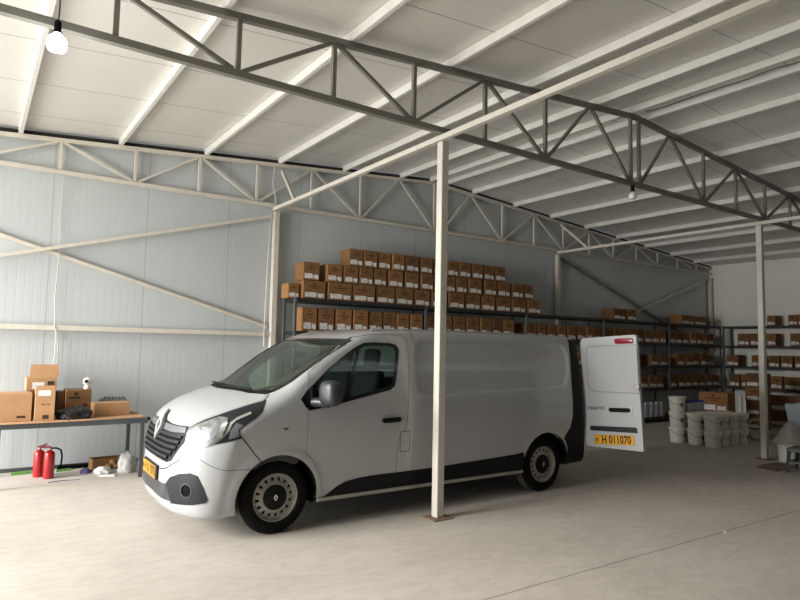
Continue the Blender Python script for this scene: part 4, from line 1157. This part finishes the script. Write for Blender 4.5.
# ---- windscreen
patch('windscreen', inset(wsh_uv, .012), WSF, M['glass'], -.004, .005, [], .06)
patch('windscreen_border', wsh_uv, WSF, M['gloss_black'], .0015, .012, [wsh_in], .04)
# cowl strip at the foot of the glass
cw = [(-.80, .0)]
patch('cowl_panel', [(p[0], p[1]) for p in uvof([(.63, 0, 1.283), (.65, -.216, 1.283), (.705, -.45, 1.274), (.76, -.62, 1.264), (.86, -.782, 1.264), (.94, -.79, 1.30), (.80, -.62, 1.30), (.74, -.40, 1.32), (.72, 0, 1.33)], WSF)] +
      [(-p[0], p[1]) for p in uvof([(.72, 0, 1.33), (.74, -.40, 1.32), (.80, -.62, 1.30), (.94, -.79, 1.30), (.86, -.782, 1.264), (.76, -.62, 1.264), (.705, -.45, 1.274), (.65, -.216, 1.283)], WSF)][1:], WSF, M['blackpl'], .004, .01, (), .04)
def on_skin(uv, fr, off):
    p = project(np.array(uv, float), fr); g = van_g(p); return [Vector(q) for q in p + g / np.linalg.norm(g, axis=1)[:, None] * off]
for k, uvp in enumerate(([(.52, 1.31), (.35, 1.285), (.1, 1.262), (-.03, 1.262)], [(-.08, 1.232), (-.25, 1.25), (-.45, 1.29), (-.60, 1.335)])):
    bm = B(); tube(bm, on_skin(uvp, WSF, .022), .010, 8); finish('wiper', bm, M['blackpl'], VAN, 60)

# ---- bonnet
hood = [(.10, 0), (.103, -.2), (.118, -.35), (.145, -.47), (.205, -.62), (.335, -.712), (.48, -.775), (.66, -.822), (.80, -.852), (.845, -.80), (.75, -.64), (.695, -.45), (.637, -.216), (.612, 0)]
hood = hood + [(x, -y) for x, y in hood[::-1]][1:-1]
patch('bonnet', hood, TOPF, M['van'], .0035, .012, (), .035)
patch('bonnet_gap', ribbon([(.80, -.868), (.85, -.835), (.872, -.80)], .010), TOPF, M['black'], .001, .006, (), .02)

# ---- headlights (outline on the front corner)
DG = diag(.72, .70)
HL = [(.197, -.63, .978), (.323, -.708, 1.050), (.473, -.774, 1.110), (.663, -.824, 1.174), (.828, -.869, 1.222), (.80, -.91, 1.18), (.762, -.950, 1.126), (.701, -.961, 1.075), (.609, -.962, 1.019), (.558, -.962, .983),
      (.548, -.968, .95), (.573, -.975, .905), (.427, -.947, .871), (.287, -.863, .840), (.158, -.696, .806), (.172, -.664, .894)]
hlu = uvof(HL, DG)
def lp(px): return uvof(px, DG)
hl = patch('headlight', hlu, DG, M['greypl'], .005, .02, (), .02, mirror=True)
# bright reflector bowl, chrome sweep and clear cover
def hl_pt(*q): return q
lens = uvof([(.196, -.632, .972), (.31, -.715, 1.03), (.43, -.775, 1.08), (.50, -.83, 1.075), (.49, -.865, 1.03), (.46, -.89, .975), (.42, -.91, .92), (.34, -.885, .862), (.27, -.84, .842), (.160, -.697, .812), (.174, -.663, .895)], DG)
sweep = ribbon(uvof([(.66, -.93, 1.115), (.55, -.90, 1.065), (.505, -.90, 1.03), (.475, -.915, .97), (.43, -.925, .92), (.36, -.895, .868), (.27, -.83, .835), (.165, -.70, .812)], DG), .022)
for sgn, par in ((0, hl[0]), (1, hl[1])):
    pass
pr_ = patch('reflector', lens, DG, M['lensw'], .008, .012, (), .02, mirror=True)
ps_ = patch('chrome_sweep', sweep, DG, M['chrome'], .012, .014, (), .02, mirror=True)
pi_ = patch('indicator_insert', uvof([(.54, -.915, 1.035), (.60, -.945, 1.015), (.545, -.955, .975), (.555, -.965, .92), (.47, -.945, .90), (.49, -.925, .97)], DG), DG, M['midgrey'], .007, .01, (), .02, mirror=True)
bowl = []
for c_ in ((.30, -.77, .94),):
    cu, cv = uvof([c_], DG)[0]
    bowl = patch('projector_lens', [(cu + .045 * math.cos(k * PI / 10), cv + .045 * math.sin(k * PI / 10)) for k in range(20)], DG, M['lens'], .016, .01, (), .015, mirror=True)
slt = patch('lamp_shroud', ribbon(uvof([(.43, -.80, 1.04), (.42, -.84, 1.0), (.385, -.86, .95), (.34, -.86, .90)], DG), .03), DG, M['midgrey'], .011, .01, (), .015, mirror=True)
for grp in (pr_, ps_, pi_, bowl, slt):
    for o, par in zip(grp, hl): o.parent = par

# ---- grille, badge, lower intake, plate
gr = [(0, 1.00), (-.165, .993), (-.295, .982), (-.461, .982), (-.619, .986), (-.628, .955), (-.655, .85), (-.60, .775), (-.537, .68), (-.46, .655), (-.392, .655), (-.17, .655), (0, .655)]
gr = gr + [(-a, b) for a, b in gr[::-1]][1:-1]
grille = patch('grille', gr, FRONTF, M['greypl'], .004, .02, (), .035)
patch('grille_upper_band', [(-.60, .975), (-.46, .972), (-.30, .972), (.30, .972), (.46, .972), (.60, .975), (.628, .93), (.40, .915), (-.40, .915), (-.628, .93)], FRONTF, M['midgrey'], .010, .012, (), .03, parent=grille)
for k in range(5):
    z = .885 - .047 * k; w = (.61, .60, .58, .53, .47)[k]
    patch('grille_slat', [(-w, z + .016), (0, z + .012), (w, z + .016), (w, z - .006), (0, z - .012), (-w, z - .006)], FRONTF, M['greypl'], .022, .03, (), .05, parent=grille)
    patch('grille_slot', [(-w, z - .008), (0, z - .013), (w, z - .008), (w, z - .028), (0, z - .033), (-w, z - .028)], FRONTF, M['black'], .006, .008, (), .05, parent=grille)
# diamond badge: a tall hollow rhombus
BDZ = .935
outer = [(0, BDZ + .135), (.098, BDZ), (0, BDZ - .135), (-.098, BDZ)]
innr = [(0, BDZ + .062), (.042, BDZ - .0), (0, BDZ - .062), (-.042, BDZ)]
patch('badge_backing', [(0, BDZ + .135), (.02, BDZ + .12), (.14, BDZ + .03), (.14, BDZ - .02), (0, BDZ - .15), (-.14, BDZ - .02), (-.14, BDZ + .03), (-.02, BDZ + .12)], FRONTF, M['gloss_black'], .016, .02, (), .03, parent=grille)
patch('diamond_badge', outer, FRONTF, M['badge'], .034, .03, [innr], .02, parent=grille, smooth=20)
itk = [(0, .475), (-.367, .460), (-.494, .476), (-.566, .542), (-.698, .590), (-.80, .607), (-.853, .588), (-.892, .489), (-.911, .387), (-.901, .362), (-.828, .339), (-.567, .315), (-.335, .320), (0, .33)]
lo = [(.0, .475), (-.367, .460), (-.494, .472), (-.56, .46), (-.60, .40), (-.58, .33), (-.335, .322), (0, .332)]
lo = lo + [(-a, b) for a, b in lo[::-1]][1:-1]
patch('lower_intake_mesh', lo, FRONTF, M['mesh'], .004, .02, (), .03, parent=bump)
DG2 = diag(.8, .6)
sur = project(np.array(itk[1:-2] + [(-.58, .33)]), FRONTF)
sur2 = [tuple(q) for q in sur]
so = uvof([p for p in sur2 if p[1] < -.48], DG2)
ctr = uvof([tuple(project(np.array([(-.775, .455)]), FRONTF)[0])], DG2)[0]
fogc = [(ctr[0] + .052 * math.cos(k * PI / 12), ctr[1] + .052 * math.sin(k * PI / 12)) for k in range(24)]
for o in patch('fog_lamp_surround', so, DG2, M['greypl'], .007, .02, [fogc], .02, mirror=True): o.parent = bump
for o in patch('fog_lamp', fogc, DG2, M['black'], .001, .01, (), .02, mirror=True): o.parent = bump
def clip_ring(c, r0, r1): return [(c[0] + r1 * math.cos(k * PI / 12), c[1] + r1 * math.sin(k * PI / 12)) for k in range(24)], [(c[0] + r0 * math.cos(k * PI / 12), c[1] + r0 * math.sin(k * PI / 12)) for k in range(24)]
ro, ri = clip_ring(ctr, .052, .064)
for o in patch('fog_lamp_bezel', ro, DG2, M['mirror'], .011, .012, [ri], .015, mirror=True): o.parent = bump
# front number plate: flat, on a bracket
def plate(parent, mtx, w=.52, h=.112, name='number_plate'):
    t = bpy.data.objects.new(name, None)
    bm = B(); prism(bm, rrect(-w / 2, w / 2, -h / 2, h / 2, .008), 0, .004, mtx); p = finish(name, bm, M['plate'], parent)
    bm = B()
    for (x0, x1, y0, y1) in ((-w / 2 + .006, w / 2 - .006, h / 2 - .009, h / 2 - .006), (-w / 2 + .006, w / 2 - .006, -h / 2 + .006, -h / 2 + .009), (-w / 2 + .006, -w / 2 + .009, -h / 2 + .006, h / 2 - .006), (w / 2 - .009, w / 2 - .006, -h / 2 + .006, h / 2 - .006)):
        box(bm, x0, x1, y0, y1, .003, .0052)
    # small crest cell at the left end
    for (x0, x1, y0, y1) in ((-w / 2 + .022, -w / 2 + .064, .024, .028), (-w / 2 + .022, -w / 2 + .064, -.028, -.024), (-w / 2 + .022, -w / 2 + .026, -.028, .028), (-w / 2 + .060, -w / 2 + .064, -.028, .028), (-w / 2 + .032, -w / 2 + .042, -.016, .016), (-w / 2 + .047, -w / 2 + .055, -.016, .016)):
        box(bm, x0, x1, y0, y1, .003, .0052)
    bmesh.ops.transform(bm, matrix=mtx, verts=bm.verts); finish('plate_border', bm, M['plate_blk'], p)
    text_mesh('plate_characters', 'H 011070', h * 1.06, M['plate_blk'], p, mtx @ Matrix.Translation((.034, -.002, .0046)), .0008, .84, .0042, 1.02)
    return p
bm = B(); box(bm, -.02, .03, -.275, .275, .468, .597, .006); o = finish('plate_bracket', bm, M['greypl'], bump)
o.location = (.03, 0, -.002)
plate(VAN, frame((.0085, 0, .531), (0, -1, 0), (0, 0, 1), (-1, 0, 0)))

# ---- panel gaps, cladding, sill
patch('wing_gap', ribbon([(.575, .90), (.62, .85), (.69, .76), (.77, .665)], .009), SIDEF, M['black'], .001, .006, (), .02)
clad = [(1.36, .28), (1.40, .285), (1.45, .315), (1.54, .375), (1.633, .415), (1.78, .437), (1.938, .447), (2.276, .450), (2.663, .455), (3.3, .478), (3.905, .502), (4.035, .52), (4.05, .43), (4.035, .30), (3.2, .295), (2.2, .285)]
patch('side_cladding', clad, SIDEF, M['blackpl'], .008, .016, (), .05, mirror=True)
for s in (-1, 1):
    bm = B(); box(bm, 1.34, 4.06, -.02, .02, -.018, .018, .006)
    o = finish('lit_sill_edge', bm, M['silver'], VAN); o.location = (0, s * .925, .262); o.rotation_euler = (0, -.006, 0)  # silver stands in for light caught along the bottom flange
patch('fuel_flap', rrect(2.262, 2.375, .66, .86, .02), SIDEF, M['van'], .002, .01, (), .03)
patch('fuel_flap_gap', rrect(2.256, 2.381, .654, .866, .022), SIDEF, M['black'], .0006, .006, [rrect(2.263, 2.374, .661, .859, .02)], .02)
patch('side_indicator', rrect(.96, 1.005, .955, .975, .008), SIDEF, M['lensw'], .004, .01, (), .01)
patch('roof_joint', ribbon([(2.47, 1.955), (2.47, 1.90), (2.47, 1.82)], .012), SIDEF, M['midgrey'], .001, .006, (), .02)
for s in (-1, 1):
    # gutter strip along the roof edge
    bm = B(); tube(bm, [(x, s * (.758 - .02 * max(0, (x - 4.6))), van_z) for x, van_z in ((2.0, 1.912), (2.5, 1.927), (3.4, 1.932), (4.4, 1.928), (5.0, 1.915))], .009, 6); finish('roof_gutter', bm, M['van'], VAN, 60)
# ---- black rear corner, lamps, rear bumper
RD = ((4.5, 0, 0), (.80, .60, 0), (0, 0, 1), (.60, -.80, 0))
ru = lambda pts: uvof(pts, RD)
sp = project(np.array([(4.77, .31), (4.815, .42), (4.80, .52), (4.765, .60), (4.73, .632), (4.85, .765), (4.895, .90), (4.90, 1.2), (4.92, 1.5), (4.945, 1.80), (4.96, 1.88)]), SIDEF)
rp = project(np.array([(-.70, 1.86), (-.74, 1.5), (-.74, 1.0), (-.74, .62), (-.74, .33)]), REARF)
pl = ru([tuple(q) for q in sp] + [tuple(q) for q in rp])
rc = patch('rear_corner_trim', pl, RD, M['blackpl'], .005, .015, (), .035, mirror=True)
lampl = ru([tuple(q) for q in project(np.array([(5.135, 1.02), (5.13, 1.25), (5.115, 1.44)]), SIDEF)] + [tuple(q) for q in project(np.array([(-.72, 1.44), (-.72, 1.2), (-.72, 1.02)]), REARF)])
tl = patch('tail_lamp', lampl, RD, M['redlamp'], .012, .015, (), .03, mirror=True)
patch('rear_bumper', [(-.80, .33), (.80, .33), (.80, .50), (-.80, .50)], REARF, M['blackpl'], .02, .04, (), .06)
patch('right_rear_door_gap', ribbon([(0, .52), (0, 1.86)], .008), REARF, M['black'], .001, .006, (), .03)

# ---- wheels
def wheel(name, x, y, sgn):
    """lathe about local z, which points outward"""
    t = bpy.data.objects.new(name, None); link(t, VAN); t.location = (x, y, HZ)
    # z axis -> (0,sgn,0)
    t.rotation_euler = (PI / 2 if sgn < 0 else -PI / 2, 0, 0)
    R = HZ
    bm = B(); lathe(bm, [(.205, .09), (.225, .102), (.25, .105), (.285, .101), (.312, .088), (.326, .072), (R, .055)], 64, caps=False)
    lathe(bm, [(.205, -.09), (.225, -.102), (.285, -.101), (.326, -.072), (R, -.055)], 64, caps=False)
    finish('sidewall', bm, M['rubber'], t, 50)
    bm = B(); NS = 96
    lathe(bm, [(R - .012, .06), (R, .055), (R + .0005, .035), (R - .008, .034), (R - .008, .026), (R + .001, .025), (R + .001, .004), (R - .008, .003), (R - .008, -.005), (R + .001, -.006), (R + .001, -.026), (R - .008, -.027), (R - .008, -.034), (R, -.036), (R, -.055), (R - .012, -.06)], NS, caps=False)
    finish('tread', bm, M['tread'], t, 30)
    bm = B(); NS = 96
    rings = [(.212, .088), (.219, .094), (.216, .099), (.208, .096), (.200, .070), (.186, .058), (.180, .058), (.164, .064), (.150, .068), (.134, .078), (.118, .082), (.10, .080)]
    lathe(bm, rings, NS, caps=False); bm.faces.ensure_lookup_table(); bm.verts.ensure_lookup_table()
    # sixteen ventilation slots
    kill = []
    for f in bm.faces:
        c = f.calc_center_median(); r = math.hypot(c.x, c.y); k = int((math.atan2(c.y, c.x) % (2 * PI)) / (2 * PI) * NS)
        if .150 < r < .181 and k % 6 in (1, 2): kill.append(f)
    bmesh.ops.delete(bm, geom=kill, context='FACES')
    rim = finish('steel_rim', bm, M['silver'], t, 40)
    so_ = rim.modifiers.new('thick', 'SOLIDIFY'); so_.thickness = .004; so_.offset = -1
    bm = B(); lathe(bm, [(.206, .02), (0, .02)], 40, caps=False); lathe(bm, [(.206, .085), (.206, -.085)], 40, caps=False); finish('brake_disc', bm, M['black'], t, 40)
    bm = B(); lathe(bm, [(.112, .079), (.114, .090), (.105, .096), (.04, .098), (.034, .102), (0, .103)], 40, caps=False); cap = finish('hub_cap', bm, M['blackpl'], t, 40)
    bm = B(); d = .023; a = [(0, d * 1.35), (d * .9, 0), (0, -d * 1.35), (-d * .9, 0)]; i_ = [(p[0] * .5, p[1] * .5) for p in a]
    for k in range(4):
        q = [a[k], a[(k + 1) % 4], i_[(k + 1) % 4], i_[k]]; prism(bm, q, .102, .107)
    finish('hub_badge', bm, M['chrome'], t)
    return t
for hx in HUBS:
    for s in (-1, 1): wheel('wheel', hx, s * .808, s)
# wheel housings
for hx in HUBS:
    for s in (-1, 1):
        bm = B(); n = 30
        a = [(hx + .392 * math.cos(PI * k / n * 1.06 - .09), HZ + .392 * math.sin(PI * k / n * 1.06 - .09)) for k in range(n + 1)]
        v0 = [bm.verts.new((x, s * .55, z)) for x, z in a]; v1 = [bm.verts.new((x, s * .93, z)) for x, z in a]
        for i in range(n): bm.faces.new((v0[i], v0[i + 1], v1[i + 1], v1[i]))
        bm.faces.new(v0)
        finish('wheel_housing', bm, M['black'], VAN, 60)
bm = B(); box(bm, .95, 5.1, -.60, .60, .20, .30, .02)
for hx in HUBS: tube(bm, [(hx, -.7, HZ), (hx, .7, HZ)], .04, 10)
finish('underbody', bm, M['black'], VAN)

# ---- cab interior
bm = B(); prism(bm, [(.72, .60), (.72, 1.16), (.90, 1.21), (1.14, 1.20), (1.26, 1.10), (1.28, .85), (1.15, .62)], -.88, .88, Matrix.Rotation(PI / 2, 4, 'X')); finish('dashboard', bm, M['vanin'], VAN, 30)
bm = B()
tube(bm, [(1.36 + .16 * math.cos(2 * PI * k / 28) * .62, -.42 + .19 * math.sin(2 * PI * k / 28), 1.18 + .19 * math.cos(2 * PI * k / 28) * .8) for k in range(28)], .014, 8, closed=True)
tube(bm, [(1.22, -.42, 1.08), (1.36, -.42, 1.18)], .03, 8); tube(bm, [(1.36, -.6, 1.18), (1.36, -.24, 1.18)], .018, 8); finish('steering_wheel', bm, M['black'], VAN, 60)
bm = B(); box(bm, 2.46, 2.49, -.86, .86, .42, 1.25, .004); finish('bulkhead', bm, M['vanin'], VAN)
def seat(y, w):
    t = bpy.data.objects.new('cab_seat', None); link(t, VAN); t.location = (0, y, 0)
    bm = B(); box(bm, 1.60, 2.08, -w / 2, w / 2, .72, .88, .05, seg=3); finish('cushion', bm, M['seat'], t, 50)
    bm = B(); box(bm, -.06, .07, -w / 2, w / 2, 0, .66, .05, Matrix.Translation((2.03, 0, .84)) @ Matrix.Rotation(.22, 4, 'Y'), seg=3); finish('backrest', bm, M['seat'], t, 50)
    bm = B(); box(bm, 1.62, 2.05, -w / 2 + .04, w / 2 - .04, .42, .72); finish('seat_base', bm, M['vanin'], t)
    n = 1 if w < .6 else 2
    for i in range(n):
        yy = 0 if n == 1 else (-.22, .22)[i]
        bm = B(); box(bm, -.045, .05, yy - .13, yy + .13, 0, .20, .045, Matrix.Translation((2.185, 0, 1.515)) @ Matrix.Rotation(.16, 4, 'Y'), seg=3); finish('headrest', bm, M['seat'], t, 50)
        bm = B(); tube(bm, [(2.17, yy - .06, 1.44), (2.20, yy - .06, 1.56)], .008, 6); tube(bm, [(2.17, yy + .06, 1.44), (2.20, yy + .06, 1.56)], .008, 6); finish('headrest_post', bm, M['chrome'], t, 50)
seat(-.46, .52); seat(.36, .92)
bm = B(); box(bm, 1.52, 1.56, -.11, .11, 1.60, 1.67, .012); finish('rear_view_mirror', bm, M['black'], VAN)

# ---- open left rear door: swung right round, hinged at the near rear corner
DX = 6.60
def dpt(px, py):
    q = onx(px, py, DX); return (q[1], q[2])
c0 = [dpt(580, 338.5), dpt(636, 334.5), dpt(643.6, 452), dpt(585.5, 445.5)]        # hinge-top, free-top, free-bottom, hinge-bottom
Ut = Vector((c0[2][0] - c0[3][0], c0[2][1] - c0[3][1]))
inv = VAN.matrix_basis.inverted() if False else (Matrix.Translation((1.47, 6.31, 0)) @ Matrix.Rotation(math.radians(-1.15), 4, 'Z')).inverted()
DM = inv @ Matrix(((0, 0, -1, DX), (1, 0, 0, 0), (0, 1, 0, 0), (0, 0, 0, 1)))      # door 2-D (Y, Z, outward) -> van space
def smooth_quad(c, r):
    out = []; c = [Vector(q) for q in c]; n = len(c)
    for i in range(n):
        p, q, s = c[i - 1], c[i], c[(i + 1) % n]; rr = r[i] if isinstance(r, (list, tuple)) else r
        a = q + (p - q).normalized() * rr; b = q + (s - q).normalized() * rr
        for k in range(7):
            t = k / 6; out.append(tuple(a * (1 - t) ** 2 + q * 2 * t * (1 - t) + b * t * t))
    return out
dpoly = smooth_quad(c0, [.05, .03, .02, .05])
def door_piece(name, poly, z0, z1, m, parent=None, bev=0.0, hole=None, smooth=35):
    bm = B()
    if hole is None:
        prism(bm, poly, z0, z1)
    else:
        n = len(poly); rings = [[bm.verts.new((x, y, z)) for x, y in pp] for pp, z in ((poly, z0), (poly, z1), (hole, z1), (hole, z0))]
        for i in range(4):
            A, Bq = rings[i], rings[(i + 1) % 4]
            for k in range(n): bm.faces.new((A[k], A[(k + 1) % n], Bq[(k + 1) % n], Bq[k]))
    if bev:
        es = [e for e in bm.edges if all(abs(v.co.z - z1) < 1e-6 for v in e.verts)]
        bmesh.ops.bevel(bm, geom=es, offset=bev, segments=4, profile=.5, affect='EDGES')
    bmesh.ops.transform(bm, matrix=DM, verts=bm.verts)
    return finish(name, bm, m, parent or VAN, smooth)
rdoor = door_piece('rear_door', dpoly, -.045, .0, M['van'], None, .016)
wq = [dpt(586.3, 346.5), dpt(637.6, 344.6), dpt(640.2, 393.8), dpt(588, 391)]
wp = smooth_quad(wq, [.05, .01, .01, .14])
door_piece('window_panel_gap', inset(wp, -.004), -.001, .0006, M['midgrey'], rdoor, 0, inset(wp, .003))
door_piece('window_panel', inset(wp, .012), -.001, .006, M['van'], rdoor, .005)
def dq(pts): return [dpt(*p) for p in pts]
door_piece('high_brake_lamp', smooth_quad(dq([(615, 338.6), (633, 338.0), (633.5, 343.4), (615.3, 344)]), .02), -.002, .014, M['redlamp'], rdoor, .006)
door_piece('handle_recess', smooth_quad(dq([(608.7, 405), (632.7, 406), (632.5, 415), (609.5, 414.3)]), .03), -.002, .006, M['van'], rdoor, .005)
door_piece('door_handle', smooth_quad(dq([(609.8, 407.6), (630.8, 408.2), (631, 412.4), (610.2, 411.8)]), .02), .0, .03, M['gloss_black'], rdoor, .01)
door_piece('moulding_strip', smooth_quad(dq([(590.7, 425.6), (636.5, 427.6), (638, 433.2), (591, 430.2)]), .012), -.001, .014, M['greypl'], rdoor, .006)
door_piece('lock_catch', smooth_quad(dq([(633.5, 384.3), (640.5, 384.3), (640.5, 389.6), (633.7, 389.6)]), .02), -.02, .03, M['silver'], rdoor, .008)
# plate and lettering, laid along the door's own slope
def along(p0, p1):
    a = Vector(dpt(*p0)); b = Vector(dpt(*p1)); return a, b
a_, b_ = along((594.7, 439.2), (634.7, 440.6))
ang = math.atan2((b_ - a_).y, -(b_ - a_).x)
def door_frame(c, lift):
    """frame on the door's outer face: x to the free edge, y up, z outward"""
    return DM @ Matrix(((-1, 0, 0, c[0]), (0, 1, 0, c[1]), (0, 0, 1, lift), (0, 0, 0, 1))) @ Matrix.Rotation(ang, 4, 'Z')
cc = (a_ + b_) / 2
pw = (b_ - a_).length
plate(VAN, door_frame(cc, .002), pw, .118)
tp = Vector(dpt(596.3, 408.2))
text_mesh('model_lettering', 'TRAFIC', .056, M['greypl'], rdoor, door_frame(tp, .001), .002, 1.25, .0008, 1.25)
for zz in (.75, 1.25, 1.62):
    ya = c0[3][0] + (c0[0][0] - c0[3][0]) * ((zz - c0[3][1]) / (c0[0][1] - c0[3][1]))
    bm = B(); tube(bm, [(ya - .03, zz, -.03), (ya + .03, zz, -.03), (ya + .075, zz, -.06)], .016, 8); bmesh.ops.transform(bm, matrix=DM, verts=bm.verts); finish('hinge', bm, M['silver'], rdoor, 50)

# ================================================================== light
def area(name, loc, rot, sx, sy, energy, col=(1, 1, 1)):
    l = bpy.data.lights.new(name, 'AREA'); l.shape = 'RECTANGLE'; l.size = sx; l.size_y = sy; l.energy = energy; l.color = col
    o = bpy.data.objects.new(name, l); o.location = loc; o.rotation_euler = rot; return link(o)
# daylight coming in through the wide gateway in the left wall
def aim(name, loc, tgt, sx, sy, e, col):
    area(name, loc, (Vector(tgt) - Vector(loc)).to_track_quat('-Z', 'Y').to_euler(), sx, sy, e, col)
aim('gateway_daylight', (-4.0, 7.0, 1.75), (5, 7.0, 1.75), 5.0, 3.4, 345, (1, .995, .98))
aim('gateway_daylight_near', (-4.0, 4.6, 1.75), (5, 4.6, 1.75), 2.2, 3.4, 110, (1, .995, .98))
# the bright hazy sky standing higher and farther out, and an added low fill lamp beyond the gateway
aim('bright_sky', (-12.5, 7.2, 6.8), (3, 4.2, .5), 6, 4.6, 4300, (1, .985, .955))
aim('low_fill', (-13, 4.0, 2.2), (10, 3, 1.5), 3, 3, 800, (1, .99, .96))
pl_ = bpy.data.lights.new('bulb_light', 'POINT'); pl_.energy = 14; pl_.shadow_soft_size = .08; pl_.color = (.95, .97, 1)
po = link(bpy.data.objects.new('bulb_light', pl_)); po.location = (pb[0], 4.93, pb[2] - .25)
w = bpy.data.worlds.new('world'); S.world = w; w.use_nodes = True
bg = w.node_tree.nodes['Background']; bg.inputs[0].default_value = (.86, .92, 1, 1); bg.inputs[1].default_value = .9
S.view_settings.view_transform = 'Standard'; S.view_settings.look = 'None'; S.view_settings.gamma = 1; S.view_settings.use_curve_mapping = False
S.view_settings.exposure = 0.0
